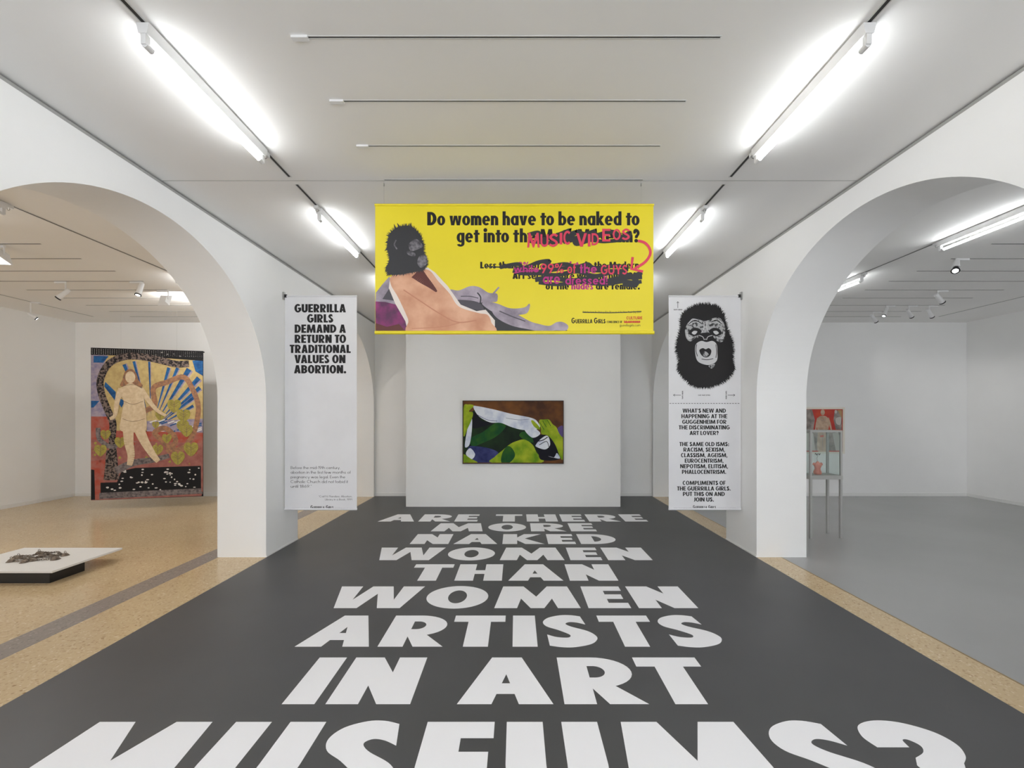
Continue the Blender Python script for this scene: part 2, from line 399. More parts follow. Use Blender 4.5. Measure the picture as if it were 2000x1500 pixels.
    if ch == '%': return stroke(arc(.2,.78,.2-s/2.6,.22-t/2.6,0,360,20), s/2.6, t/2.6)+stroke(arc(.68,.22,.2-s/2.6,.22-t/2.6,0,360,20), s/2.6, t/2.6)+[[(.12,0),(.12+s*.7,0),(.76,1),(.76-s*.7,1)]], .88
    if ch.isdigit():
        w = .62
        if ch == '1': return [rc(.2,0,.2+s,1), [(0,.78),(.2+s*.5,1),(.2+s*.5,1-t*1.6),(0,.78-t)]], .2+s
        if ch == '0': return stroke(arc(w/2,.5,w/2-s/2,.5-t/2,0,360,30), s/2, t/2), w
        if ch == '8': return stroke(arc(w/2,.27,w/2-s/2,.27-t/2,0,360,26), s/2, t/2)+stroke(arc(w/2,.76,w*.42-s/2,.24-t/2,0,360,26), s/2, t/2), w
        if ch == '6': return stroke(arc(w/2,.31,w/2-s/2,.31-t/2,0,360,26), s/2, t/2)+[[(w*.04,.42),(w*.04+s,.36),(w*.8,1),(w*.8-s*1.1,1)]], w
        if ch == '9': return stroke(arc(w/2,.69,w/2-s/2,.31-t/2,0,360,26), s/2, t/2)+[[(w*.96,.58),(w*.96-s,.64),(w*.2,0),(w*.2+s*1.1,0)]], w
        if ch == '3': return stroke(arc(w*.4,.28,w*.55-s/2,.28-t/2,-140,90,20), s/2, t/2)+stroke(arc(w*.4,.76,w*.5-s/2,.24-t/2,-90,140,20), s/2, t/2), w
        if ch == '2': return stroke(spline([(w*.1,.7),(w*.2,.9),(w*.5,1-t/2),(w*.85,.78),(w*.7,.5),(w*.2,.1)], 5), s/2, t/2)+[rc(0,0,w,t)], w
    # lower case
    up = 1.05
    bowl = lambda cx: stroke(arc(cx,xh/2,lw/2-s/2,xh/2+.01-t/2,0,360,32), s/2, t/2)
    arch = lambda x0, w: stroke(arc(x0+w/2,xh-w*.48,w/2-s/2,w*.48+.01-t*.6,0,180,16), s/2, t*.6)+[rc(x0+w-s,0,x0+w,xh-w*.47)]
    if ch == 'o': return bowl(lw/2), lw
    if ch == 'a': return bowl(lw/2)+[rc(lw-s,0,lw,xh)], lw
    if ch == 'b': return bowl(lw/2)+[rc(0,0,s,up)], lw
    if ch == 'd': return bowl(lw/2)+[rc(lw-s,0,lw,up)], lw
    if ch == 'p': return bowl(lw/2)+[rc(0,-.3,s,xh)], lw
    if ch == 'q': return bowl(lw/2)+[rc(lw-s,-.3,lw,xh)], lw
    if ch == 'g': return bowl(lw/2)+[rc(lw-s,-.08,lw,xh)]+stroke(arc(lw/2,-.08,lw/2-s/2,.24-t/2,200,360,14), s/2, t/2), lw
    if ch == 'c': return stroke(arc(lw/2,xh/2,lw/2-s/2,xh/2-t/2,50,310), s/2, t/2), lw*.9
    if ch == 'e': return stroke(arc(lw/2,xh/2,lw/2-s/2,xh/2+.01-t/2,0,318), s/2, t/2)+[rc(s*.5,xh/2-t*.42,lw-s*.1,xh/2+t*.42)], lw
    if ch == 'f': return [rc(s*.4,0,s*1.4,.8), rc(0,xh-t,s*2,xh)]+stroke(arc(s*1.9,.8,s,.25-t/2,90,180,10), s/2, t/2), s*2
    if ch == 't': return [rc(s*.4,0,s*1.4,.93), rc(0,xh-t,s*1.9,xh)], s*1.9
    if ch == 'h': return [rc(0,0,s,up)]+arch(0, lw*.93), lw*.93
    if ch == 'n': return [rc(0,0,s,xh)]+arch(0, lw*.93), lw*.93
    if ch == 'm': return [rc(0,0,s,xh)]+arch(0, lw*.86)+arch(lw*.86-s, lw*.86), lw*1.72-s
    if ch == 'r': return [rc(0,0,s,xh)]+stroke(arc(s*1.35,xh-.24,s*.9,.25-t*.6,70,170,10), s/2, t*.6), s*1.8
    if ch == 'u': return [rc(lw*.93-s,0,lw*.93,xh), rc(0,lw*.45,s,xh)]+stroke(arc(lw*.465,lw*.45,lw*.465-s/2,lw*.45-t*.6,180,360,16), s/2, t*.6), lw*.93
    if ch == 'i': return [rc(0,0,s,xh), arc(s/2,xh+.2,s*.62,s*.62,0,345,16)], s
    if ch == 'j': return [rc(0,-.28,s,xh), arc(s/2,xh+.2,s*.62,s*.62,0,345,16)], s
    if ch == 'l': return [rc(0,0,s,up)], s
    if ch == 'k': return [rc(0,0,s,up), [(s*.8,xh*.52),(lw-s*1.25,xh),(lw,xh),(s*1.5,xh*.5),(s*.9,xh*.36)], [(s*.8,xh*.42),(lw-s*1.15,0),(lw+s*.1,0),(s*1.5,xh*.58),(s*.8,xh*.62)]], lw
    if ch == 'v': return [[(0,xh),(lw/2-s*.5,0),(lw/2,0),(lw/2,xh*.36),(s*1.1,xh)], [(lw/2,0),(lw/2+s*.5,0),(lw,xh),(lw-s*1.1,xh),(lw/2,xh*.36)]], lw
    if ch == 'y': return [[(0,xh),(lw/2-s*.5,0),(lw/2+s*.4,.02),(s*1.1,xh)], [(lw/2-s*.75,-.3),(lw/2+s*.25,-.3),(lw,xh),(lw-s*1.1,xh)]], lw
    if ch == 'w':
        w = lw*1.5; p = w*.27; b = s*.5
        half = [[(0,xh),(p-b,0),(p,0),(p,xh*.4),(s*1.05,xh)], [(p,0),(p+b,0),(w/2,xh*.62),(w/2,xh),(w/2-b,xh),(p,xh*.4)]]
        return half+[[(w-x, y) for x, y in reversed(g)] for g in half], w
    if ch == 'x': return [[(0,0),(s*1.15,0),(lw,xh),(lw-s*1.15,xh)], [(0,xh),(s*1.15,xh),(lw,0),(lw-s*1.15,0)]], lw
    if ch == 's':
        w = lw*.78; e = t*.5; a = s*.45
        P = [(w*.9,xh*.8),(w*.5,xh+.01-e),(a+w*.04,xh*.73),(w*.5,xh*.5),(w-a-w*.04,xh*.27),(w*.5,e-.01),(w*.06,xh*.18)]
        return stroke(spline(P, 6), a, e), w
    if ch == 'z': return [rc(0,0,lw*.8,t), rc(0,xh-t,lw*.8,xh), [(0,t),(s*1.1,t),(lw*.8,xh-t),(lw*.8-s*1.1,xh-t)]], lw*.8
    return [], .3
TIGHT = {'AV','VA','AT','TA','LT','RT','TO','LV','AW','WA','to','To'}
def line(txt, st):      # -> polygons with their character index, total width
    x = 0; out = []
    for i, ch in enumerate(txt):
        g, w = glyph(ch, st)
        if i and txt[i-1]+ch in TIGHT: x -= .07
        k = -1; sid = None
        for p in g:
            ps = getattr(p, 'sid', None)
            if ps is None or ps != sid: k += 1
            sid = ps
            out.append((i, [(px+x, py) for px, py in p], k))
        x += w+(st.gap if ch != ' ' else 0)
    return out, x-st.gap
def put(b, mp, txt, st, xl, xr, y, cap, m, lay, fit=True, align='l', colours=None, tilt=0, jit=0):
    """write txt so that it spans xl..xr (or natural width, aligned) with baseline y and cap height cap"""
    g, w = line(txt, st)
    k = (xr-xl)/w if fit else cap*math.copysign(1, cap)
    if not fit:
        if align == 'r': xl = xr-w*k
        if align == 'c': xl = (xl+xr-w*k)/2
    rng = random.Random(txt)
    J = [(rng.uniform(-jit, jit), rng.uniform(-jit, jit)) for _ in txt]
    for i, p, kk in g:
        q = [(xl+px*k, y+py*cap+tilt*px*k+J[i][0]*cap) for px, py in p]
        b.face([mp(u, v, lay+kk*.00009) for u, v in q], (colours or {}).get(i, m))

# ------------------------------------------------------------------ floor covering with the white words
fl = thing('vinyl_floor_covering', 'black floor covering with nine lines of large white capital letters along the hall', 'floor covering', (0, 0, 0))
bx('black_sheet', WL+.009, WR-.009, YF+.01, YB-.015, 0, .003, M_VINYL, fl)

fh = FPX*EYE
def row(txt, yt, yb, l, r, ly, ry, dl=0, dr=0):
    # each word of a line is a piece of its own     # l, r: extreme pixels measured at image rows ly, ry
    d0, d1 = fh/(yb-814), fh/(yt-814)
    xl = (l-1008)*fh/(ly-814)/FPX+dl; xr = (r-1008)*fh/(ry-814)/FPX+dr
    tot = line(txt, EXT)[1]; k = (xr-xl)/tot; done = ''
    for wd in txt.split(' '):
        xa = xl+(line(done+wd[0], EXT)[1]-line(wd[0], EXT)[1])*k; xb = xa+line(wd, EXT)[1]*k
        b = MB(); put(b, lambda u, v, z: (u, v, .0036+z), wd, EXT, xa, xb, d0, d1-d0, M_LETTER, 0)
        b.build('lettering', fl); done += wd+' '
row('ARE THERE', 1004.9, 1019, 737.5, 1266.4, 1019, 1019)
row('MORE', 1022.3, 1038.2, 841, 1166, 1038.2, 1038.2)
row('NAKED', 1043.6, 1063, 800, 1201.6, 1063, 1053)
row('WOMEN', 1070, 1094.6, 745.6, 1275, 1070, 1094.6)
row('THAN', 1102.6, 1134.8, 808, 1208, 1110, 1134.8)
row('WOMEN', 1146, 1188.5, 668, 1364, 1146, 1188.5)
row('ARTISTS', 1203, 1264, 575, 1411, 1264, 1250)
row('IN ART', 1285, 1376.5, 550, 1424, 1376.5, 1376.5)
row('MUSEUMS?', 1411, 1586, 195, 1895, 1411, 1475, dl=-.07)

# ------------------------------------------------------------------ helpers for flat printed pictures
def smooth_poly(P, n=6):
    out = []; N = len(P)
    for i in range(N):
        p0, p1, p2, p3 = P[i-1], P[i], P[(i+1) % N], P[(i+2) % N]
        for k in range(n):
            t = k/n
            out.append(tuple(.5*((2*p1[c])+(-p0[c]+p2[c])*t+(2*p0[c]-5*p1[c]+4*p2[c]-p3[c])*t*t+(-p0[c]+3*p1[c]-3*p2[c]+p3[c])*t**3) for c in (0, 1)))
    return out
STEP = .00005
class Print:        # layers of flat colour on one printed sheet; coordinates through a mapper u,v,layer
    def __init__(s, mp): s.b = MB(); s.mp = mp; s.k = 0
    def poly(s, P, m, curve=False):
        s.k += 1
        if curve: P = smooth_poly(P)
        s.b.face([s.mp(u, v, s.k*STEP) for u, v in P], m)
    def line(s, P, wd, m, curve=True, n=6):
        s.k += 1
        if curve: P = spline(P, n)
        for i, q in enumerate(stroke(P, wd/2, wd/2)): s.b.face([s.mp(u, v, s.k*STEP+i*.000008) for u, v in q], m)
        s.k += 1
    def taper(s, P, w0, w1, m):
        s.k += 1; P = spline(P, 6); n = len(P)
        for i in range(n-1):
            a, c = P[i], P[i+1]; wa = (w0+(w1-w0)*i/(n-1))/2; wc = (w0+(w1-w0)*(i+1)/(n-1))/2
            dx, dy = c[0]-a[0], c[1]-a[1]; l = math.hypot(dx, dy) or 1
            nx, ny = -dy/l, dx/l
            s.b.face([s.mp(u, v, s.k*STEP+i*.000006) for u, v in ((a[0]+nx*wa,a[1]+ny*wa),(a[0]-nx*wa,a[1]-ny*wa),(c[0]-nx*wc,c[1]-ny*wc),(c[0]+nx*wc,c[1]+ny*wc))], m)
    def disc(s, u, v, r, m, ry=None):
        s.k -= 1; s.poly([(u+r*math.cos(2*PI*k/14), v+(ry or r)*math.sin(2*PI*k/14)) for k in range(14)], m)
    def shaggy(s, P, m, L, rng, step=4):   # closed smooth outline with tufts
        Q = smooth_poly(P, 8); s.poly(Q, m); cx = sum(p[0] for p in Q)/len(Q); cy = sum(p[1] for p in Q)/len(Q)
        N = len(Q)
        for i in range(0, N):
            for _ in range(step):
                a, c = Q[i], Q[(i+1) % N]; t = rng.random(); px, py = a[0]+(c[0]-a[0])*t, a[1]+(c[1]-a[1])*t
                dx, dy = px-cx, py-cy; l = math.hypot(dx, dy) or 1; dx /= l; dy /= l
                ln = L*rng.uniform(.3, 1); sw = rng.uniform(-.6, .6); wd = L*.14
                tx, ty = px+(dx-dy*sw)*ln, py+(dy+dx*sw)*ln
                s.j = getattr(s, 'j', 0)+1
                s.b.face([s.mp(u, v, s.k*STEP+(s.j % 16+1)*.00004) for u, v in ((px-dx*L*.3-dy*wd, py-dy*L*.3+dx*wd), (px-dx*L*.3+dy*wd, py-dy*L*.3-dx*wd), (tx, ty))], m)
        s.k += 14

# ------------------------------------------------------------------ yellow banner
YD = 3.845
M_YEL = mat('yellow_banner_vinyl', (232, 214, 48), .38, noise=.015, nscale=2, bump=.1, bscale=3, spec=.35)
M_PINK = mat('pink_marker', (222, 62, 92), .6); M_MAG = mat('magenta_marker', (186, 44, 128), .6); M_RED = mat('red_marker', (206, 62, 48), .6)
M_SKIN = mat('print_peach', (222, 172, 140), .5, rgb2=(196, 138, 106), nscale=5); M_SKIN2 = mat('print_peach_deep', (190, 128, 98), .5)
M_PALE = mat('print_offwhite', (226, 214, 205), .5); M_GREYP = mat('print_lilac_grey', (176, 164, 176), .5, rgb2=(126, 116, 128), nscale=7)
M_GREYD = mat('print_dark_grey', (74, 70, 78), .5); M_CUSH = mat('print_magenta', (146, 44, 112), .5, rgb2=(84, 34, 74), nscale=9)
M_HAIR = mat('print_auburn', (92, 40, 34), .5); M_COAL = mat('print_charcoal', (42, 42, 46), .5); M_MIDG = mat('print_mid_grey', (128, 124, 130), .5, rgb2=(62, 60, 66), nscale=30)
yb = thing('banner', 'wide yellow banner hung high across the hall, covered in black and pink writing', 'banner', at(1004, 654, YD))
x0, x1 = at(733, 0, YD).x, at(1276, 0, YD).x; zt, zb = at(0, 398, YD).z, at(0, 653, YD).z
o = bx('cloth', x0, x1, YD-.002, YD+.002, zb+.01, zt-.006, M_YEL, yb)
b = MB(); b.sweep([(x0-.004, YD, zt-.012), (x1+.004, YD, zt-.012)], .012, M_YEL, 12); b.build('top_rod', yb, True)
b = MB(); b.sweep([(x0-.002, YD, zb+.016), (x1+.006, YD, zb+.016)], .017, M_YEL, 14); b.build('bottom_rod', yb, True)
for px in (750, 1252):
    x = at(px, 0, YD).x
    b = MB(); b.sweep([(x, YD, zt), (x, YD, CZ-.006)], .0008, M_CHROME, 6); b.sweep([(x, YD, CZ-.06), (x, YD, CZ-.035)], .006, M_CHROME, 8); b.build('suspension_wire', yb)
ymp = lambda u, v, lay: ((u-1008)*YD/FPX, YD-.0026-lay, EYE+(814-v)*YD/FPX)
# the printed picture: a plain reclining form with a dark shaggy top
P = Print(ymp); rng = random.Random(3)
Z1 = lambda pts: [(720+x/5.556, 390+y/5.556) for x, y in pts]
Z2 = lambda pts: [(1000+x/5.555, 390+y/5.555) for x, y in pts]
P.poly(Z1([(80,1010),(150,920),(225,835),(300,1000),(330,1180),(75,1140)]), M_GREYP)
P.poly(Z1([(75,1105),(180,1110),(300,1140),(400,1300),(440,1450),(76,1450)]), M_CUSH)
P.poly(Z1([(150,1080),(240,940),(300,1100)]), M_GREYD)
P.poly(Z1([(78,1340),(200,1380),(330,1350),(420,1450),(76,1450)]), M_HAIR)
P.poly(Z1([(1000,1130),(1220,1090),(1500,1330),(1900,1400),(2130,1390),(2180,1450),(1000,1450)]), M_COAL)
P.poly(Z1([(880,980),(980,985),(1100,940),(1200,950),(1300,1010),(1390,1020),(1400,1080),(1380,1110),(1290,1110),(1180,1120),(1000,1110),(900,1080)]), M_GREYP, True)
P.poly(Z1([(940,1090),(1180,1110),(1240,1200),(1000,1160)]), M_GREYD, True)
P.line(Z1([(1180,1010),(1215,1060),(1210,1130)]), 2.5, M_COAL); P.line(Z1([(1345,1030),(1385,985),(1415,950)]), 3.4, M_GREYP)
P.poly(Z1([(1230,1130),(1310,1110),(1400,1130),(1540,1180),(1690,1170),(1740,1130),(1750,1160),(1720,1230),(1640,1250),(1500,1260),(1350,1220)]), M_GREYP, True)
P.poly(Z1([(1340,1200),(1450,1190),(1600,1240),(1750,1320),(1850,1350),(1960,1370),(2040,1330),(2110,1330),(2165,1370),(2140,1420),(2020,1420),(1900,1440),(1750,1410),(1560,1370),(1400,1290)]), M_GREYP, True)
P.line(Z1([(1420,1210),(1560,1270),(1700,1320)]), 2, M_GREYD); P.line(Z1([(1000,1050),(1100,1050),(1190,1070)]), 1.6, M_GREYD)
P.poly(Z1([(235,840),(640,735),(720,790),(860,940),(1000,1140),(1170,1210),(1270,1195),(1370,1310),(1370,1450),(430,1450),(400,1320),(290,1130),(220,960)]), M_PALE)
P.poly(Z1([(250,830),(430,790),(640,760),(760,890),(880,1020),(980,1160),(1190,1230),(1290,1250),(1330,1330),(1325,1450),(470,1450),(430,1300),(320,1060),(245,930)]), M_SKIN, True)
P.line(Z1([(380,980),(560,1100),(760,1230),(960,1330),(1170,1310)]), 2.2, M_SKIN2)
P.line(Z1([(470,1400),(800,1380),(1010,1330)]), 1.5, M_SKIN2)
P.taper(Z1([(520,790),(590,860),(670,930),(740,1000)]), 28, 3, M_HAIR)
P.shaggy(Z1([(230,810),(195,750),(225,640),(200,520),(225,380),(300,310),(390,285),(470,295),(550,370),(575,430),(600,500),(600,580),(640,680),(600,760),(520,780),(420,800),(330,815)]), M_COAL, 6, rng, 2)
for q in ([(300,330),(275,265)], [(340,310),(310,255)], [(410,300),(405,262)], [(450,310),(462,250)], [(240,400),(190,385)], [(225,450),(180,470)], [(215,520),(175,560)], [(215,720),(178,780)], [(230,790),(195,830)]): P.taper(Z1(q), 5, .3, M_COAL)
for q in ([(440,480),(520,430),(590,500),(560,530),(460,560)], [(420,560),(500,580),(500,620),(430,600)], [(550,620),(620,600),(635,690),(570,740),(530,690)]):
    P.poly(Z1(q), M_MIDG, True)
P.line(Z1([(300,440),(280,490),(310,540)]), 2.5, M_MIDG)
P.b.build('printed_picture', yb)
# lettering
b = MB()
put(b, ymp, 'Do women have to be naked to', CON, 834.5, 1249, 440.3, -26, M_INK, .0001)
put(b, ymp, 'get into the Met. Museum?', CON, 892, 1249, 473.6, -26, M_INK, .0001)
t3 = 'Less than 3% of the artists in the Modern'
put(b, ymp, t3, CON, 938, 1248, 524.5, -13, M_INK, .0001, colours={i: M_MAG for i in list(range(10, 12))+list(range(20, 27))})
put(b, ymp, 'Art sections are women, but 83%', CON, 1001, 1249, 545, -13, M_INK, .0001)
t5 = 'of the nudes are female.'
put(b, ymp, t5, CON, 1065.5, 1249.5, 565.6, -13, M_INK, .0001, colours={i: M_MAG for i in range(7, 12)})
b.build('lettering', yb)
b = MB()
put(b, ymp, 'G', CONB, 1116, 1123, 631.5, -10.5, M_INK, .0001); put(b, ymp, 'UERRILLA', CONB, 1124, 1157, 631.5, -8, M_INK, .0001)
put(b, ymp, 'G', CONB, 1160, 1167, 631.5, -10.5, M_INK, .0001); put(b, ymp, 'IRLS', CONB, 1168, 1182.5, 631.5, -8, M_INK, .0001)
put(b, ymp, 'CONSCIENCE OF', CONB, 1185, 1215, 631, -4.2, M_INK, .0001)
put(b, ymp, 'THE ART WORLD', CONB, 1218, 1250, 631, -4.6, M_RED, .0001)
put(b, ymp, 'guerrillagirls.com', LIG, 1210, 1250.5, 637.6, -5, M_INK, .0001)
put(b, ymp, 'Statistics from the Metropolitan Museum of Art, New York City, 2011', LIG, 1138, 1251, 611.5, -4.2, M_INK, .0001)
b.build('small_lettering', yb)
LAY = [0]
def crossing(sets):
    P = Print(lambda u, v, lay: ymp(u, v, .0006+LAY[0]*STEP+lay))
    for q, wd in sets: P.line(Z2(q), wd/5.555, M_COAL)
    LAY[0] += len(sets); P.b.build('black_crossing_out', yb)
crossing((([(170,385),(290,360),(330,440),(640,330),(420,460),(700,350),(560,460),(920,335),(690,450),(1080,340)], 44), ([(180,450),(420,470),(640,430),(700,485),(860,440),(1000,455),(1270,430)], 40), ([(690,345),(900,400),(1090,350),(1180,410),(1280,360),(1240,450)], 46)))
crossing((([(-130,735),(60,700),(130,740),(290,680),(410,670),(320,740),(560,700),(700,730),(820,700),(900,740),(1160,720),(1230,770),(900,770),(620,740),(300,780),(20,740)], 42),
          ([(10,770),(120,800),(300,800),(480,820),(700,780),(900,830),(1100,790),(1260,840),(1410,790)], 46), ([(-300,722),(-200,730),(-100,735),(0,740)], 14),
          ([(250,870),(420,850),(640,880),(820,860),(1000,890),(1180,850),(1410,838)], 52), ([(290,900),(500,920),(760,900),(1000,920),(1200,890),(1330,900),(1405,890)], 40),
          ([(1180,800),(1320,850),(1340,920),(1200,910)], 60)))
P = Print(lambda u, v, lay: ymp(u, v, .0006+lay))
P.line(Z2([(765,1222),(1080,1228),(1404,1214)]), 1.6, M_COAL)
P.b.build('crossing_out_line', yb)
b = MB(); hmp = lambda u, v, lay: ymp(u, v, .0026+lay)
def hand(txt, m, l, r, top, bot, tilt=0, st=HAND):
    (xl, yt), (xr, yb_) = Z2([(l, top), (r, bot)])
    put(b, hmp, txt, st, xl, xr, yb_, -(yb_-yt), m, 0, tilt=tilt)
for ch, l, r, t, bt in (('M',165,300,362,522),('U',308,395,378,512),('S',402,500,372,512),('I',516,546,362,488),('C',556,640,342,488),('V',695,812,366,512),('I',822,850,376,510),('D',862,942,366,498),('E',978,1066,318,456),('O',1092,1178,322,438),('S',1192,1278,318,438)):
    hand(ch, M_PINK, l, r, t, bt)
hand('99%', M_PINK, 310, 560, 695, 800); hand('GUYS', M_PINK, 962, 1248, 712, 812)
hand('while', M_MAG, 20, 290, 715, 790); hand('of', M_PINK, 600, 690, 695, 800); hand('the', M_MAG, 735, 920, 700, 800)
hand('are', M_MAG, 335, 520, 800, 915); hand('dressed!', M_MAG, 578, 1035, 830, 922)
hand('CULTURE', M_RED, 1240, 1412, 1268, 1300)
b.build('marker_lettering', yb)
P = Print(hmp)
P.line(Z2([(1365,448),(1440,470),(1490,530),(1495,600),(1440,680),(1330,750)]), 5.2, M_PINK)
P.line(Z2([(1308,625),(1292,752),(1420,782)]), 5, M_PINK, False)
P.b.build('marker_arrow', yb)
P = Print(hmp); P.line(Z2([(1216,1330),(1390,1326)]), 2.2, M_RED); P.b.build('crossing_out_line', yb)
P = Print(hmp); P.line(Z2([(18,800),(150,775),(290,775)]), 2, M_MAG); P.b.build('underline', yb)

# ------------------------------------------------------------------ the two white banners on the pillars
def wall_banner(label, d, pl, pr, side):
    t = thing('banner', label, 'banner', at((pl+pr)/2, 997, d))
    x0, x1 = at(pl, 0, d).x, at(pr, 0, d).x; zt, zb = at(0, 577, d).z, at(0, 996.5, d).z
    bx('cloth', x0, x1, d-.002, d+.002, zb+.012, zt-.012, M_FABW, t)
    wall = WL if side < 0 else WR
    b = MB(); b.sweep([(wall-side*.004, d, zt-.012), (x1+.004 if side < 0 else x0-.004, d, zt-.012)], .012, M_FABW, 12); b.build('top_rod', t, True)
    b = MB(); b.sweep([(x0, d, zb+.016), (x1, d, zb+.016)], .016, M_FABW, 12); b.build('bottom_rod', t, True)
    b = MB(); e = wall-side*.001
    b.box(min(e, e-side*.02), max(e, e-side*.02), d-.02, d+.02, zt-.06, zt+.045, M_CHROME)
    b.box(min(e-side*.02, e-side*.05), max(e-side*.02, e-side*.05), d-.012, d+.012, zt-.03, zt+.012, M_BLACK)
    b.build('wall_bracket', t)
    return t, (lambda u, v, lay: ((u-1008)*d/FPX, d-.0026-lay, EYE+(814-v)*d/FPX))
t, mp = wall_banner('white banner on the left pillar with seven bold black lines at its top', 5.86, 556.5, 697, -1)
Zs = lambda s, ox, oy: (lambda x, y: (ox+x/s, oy+y/s))
z = Zs(6.818, 540, 570); b = MB()
for txt, l, r, yb_, h in (('GUERRILLA',240,925,274,110),('GIRLS',408,757,409,110),('DEMAND A',243,925,546,110),('RETURN TO',243,928,681,110),('TRADITIONAL',178,990,815,110),('VALUES ON',240,920,950,110),('ABORTION.',235,930,1086,110)):
    (xl, y), (xr, _) = z(l, yb_), z(r, yb_)
    put(b, mp, txt, CON, xl, xr, y, -h/6.818, M_INK, .0001)
b.build('bold_lettering', t)
z = Zs(11.54, 540, 880); b = MB()
for txt, l, r, yb_, h in (('Before the mid-19th century,',322,1440,416,64),('abortion in the first few months of',322,1672,520,64),('pregnancy was legal. Even the',322,1550,625,64),('Catholic Church did not forbid it',322,1610,731,64),('until 1869.*',322,795,836,64),('*Carl N. Flanders, Abortion,',950,1705,1052,42),('Library in a Book, 1991',1097,1705,1122,42)):
    (xl, y), (xr, _) = z(l, yb_), z(r, yb_)
    put(b, mp, txt, LIG, xl, xr, y, -h/11.54, M_INKT, .0001)
b.build('text_lettering', t)
def signature(t, mp, base, s, ox, oy, spans):
    z = Zs(s, ox, oy); b = MB()
    for txt, l, r, h, st in spans:
        (xl, y), (xr, _) = z(l, base), z(r, base)
        put(b, mp, txt, st, xl, xr, y, -h, M_INK if h > 4 else M_INKT, .0001)
    b.build('small_lettering', t)
signature(t, mp, 1312, 11.54, 540, 880, (('G',768,825,6.6,CONB),('UERRILLA',832,1085,4.9,CONB),('G',1115,1170,6.6,CONB),('IRLS',1178,1285,4.9,CONB),('A PUBLIC SERVICE MESSAGE FROM',330,745,1.8,LIG),('CONSCIENCE OF THE ART WORLD',1315,1720,1.8,LIG)))

t, mp = wall_banner('white banner on the right pillar with a dark shaggy head above bold black text', 5.82, 1306, 1447, 1)
z = Zs(6.818, 1290, 570); zz = lambda pts: [z(*p) for p in pts]
P = Print(mp); rng = random.Random(11)
P.shaggy(zz([(590,170),(720,190),(800,250),(850,360),(890,520),(940,640),(960,760),(950,900),(970,1020),(900,1140),(760,1230),(590,1270),(430,1240),(320,1150),(240,1030),(250,900),(215,760),(240,620),(270,500),(280,340),(360,250),(470,190)]), M_INK, 7, rng, 5)
M_PR1 = mat('print_light_grey', (196, 196, 198), .7); M_PR2 = mat('print_grey_brush', (168, 168, 170), .7, rgb2=(52, 52, 53), nscale=26, ramp=(.48, .58))
P.poly(zz([(390,390),(480,360),(590,390),(700,350),(790,350),(850,440),(860,560),(830,660),(760,660),(690,600),(590,640),(480,610),(400,660),(345,620),(325,520),(350,440)]), M_PR2, True)
for sx in (-1, 1):
    m_ = lambda x, y: (595+sx*x, y)
    P.poly(zz([m_(50,520),m_(110,480),(595+sx*190,500),m_(215,560),m_(150,590),m_(80,570)]), M_INK, True)
    P.poly(zz([m_(105,530),m_(150,520),m_(180,550),m_(140,570)]), M_PR1, True)
    for r_ in (0, 1, 2): P.line(zz([m_(60+r_*18,430-r_*26),m_(130+r_*20,400-r_*18),m_(220,440-r_*10)]), 1.5, M_PR1 if r_ != 1 else M_INK)
    for r_ in (0, 1, 2): P.line(zz([m_(150+r_*30,600+r_*12),m_(200+r_*18,615),m_(245,570-r_*20)]), 1.4, M_PR1)
    P.line(zz([m_(22,400),m_(18,470),m_(40,540)]), 1.6, M_PR1)
P.poly(zz([(520,560),(595,545),(680,560),(700,610),(640,640),(595,625),(550,640),(500,610)]), M_INK, True)
P.line(zz([(510,580),(560,600),(580,640)]), 1.3, M_PR1); P.line(zz([(690,580),(630,600),(612,640)]), 1.3, M_PR1)
P.poly(zz([(470,700),(540,655),(610,670),(690,655),(745,700),(755,800),(745,920),(640,975),(500,930),(460,810)]), M_PR1, True)
P.poly(zz([(515,780),(560,750),(600,765),(640,750),(675,785),(655,850),(600,875),(545,845)]), M_INK, True)
P.poly(zz([(560,810),(600,795),(640,835),(600,865),(565,845)]), M_PR2, True)
for q in ([(545,895),(620,905),(700,890)], [(480,930),(600,985),(720,955)], [(480,700),(470,780),(490,860)], [(735,700),(745,800),(735,880)]): P.line(zz(q), 1.3, M_INK)
P.poly(zz([(640,985),(720,960),(700,1010),(670,1020)]), M_PR2, True)
P.b.build('printed_picture', t)
for q, hd in (([(230,215),(230,130)], [(215,150),(230,130),(245,150)]), ([(272,1376),(170,1376)], [(190,1362),(170,1376),(190,1390)]), ([(895,1376),(990,1376)], [(970,1362),(990,1376),(970,1390)])):
    P = Print(mp); P.line(zz(q), .9, M_INKT, False); P.line(zz(hd), .9, M_INKT, False); P.b.build('printed_arrow', t)
P = Print(mp)
for k in range(26):
    x = 120+k*36.2
    P.line(zz([(x, 1485), (x+22, 1485)]), 1.0, M_INKT, False)
P.b.build('dashed_cut_line', t)
def small(mp2, txt, xl, xr, y):
    b = MB(); put(b, mp2, txt, CONB, xl, xr, y, -2.2, M_INKT, .0001); b.build('small_lettering', t)
small(mp, 'TAPE HERE', *[z(v, 0)[0] for v in (172, 290)], z(0, 246)[1])
small(mp, 'CUT OUT EYES', *[z(v, 0)[0] for v in (500, 660)], z(0, 1384)[1])
rot = lambda cx, cy, s: (lambda u, v, lay: mp(cx+s*v, cy-s*u, lay))
cx, cy = z(300, 1430); small(rot(cx, cy, 1), 'TAPE HERE', 0, 16.5, 0)
cx, cy = z(866, 1318); small(rot(cx, cy, -1), 'TAPE HERE', 0, 16.5, 0)
z = Zs(6.5235, 1290, 780); b = MB()
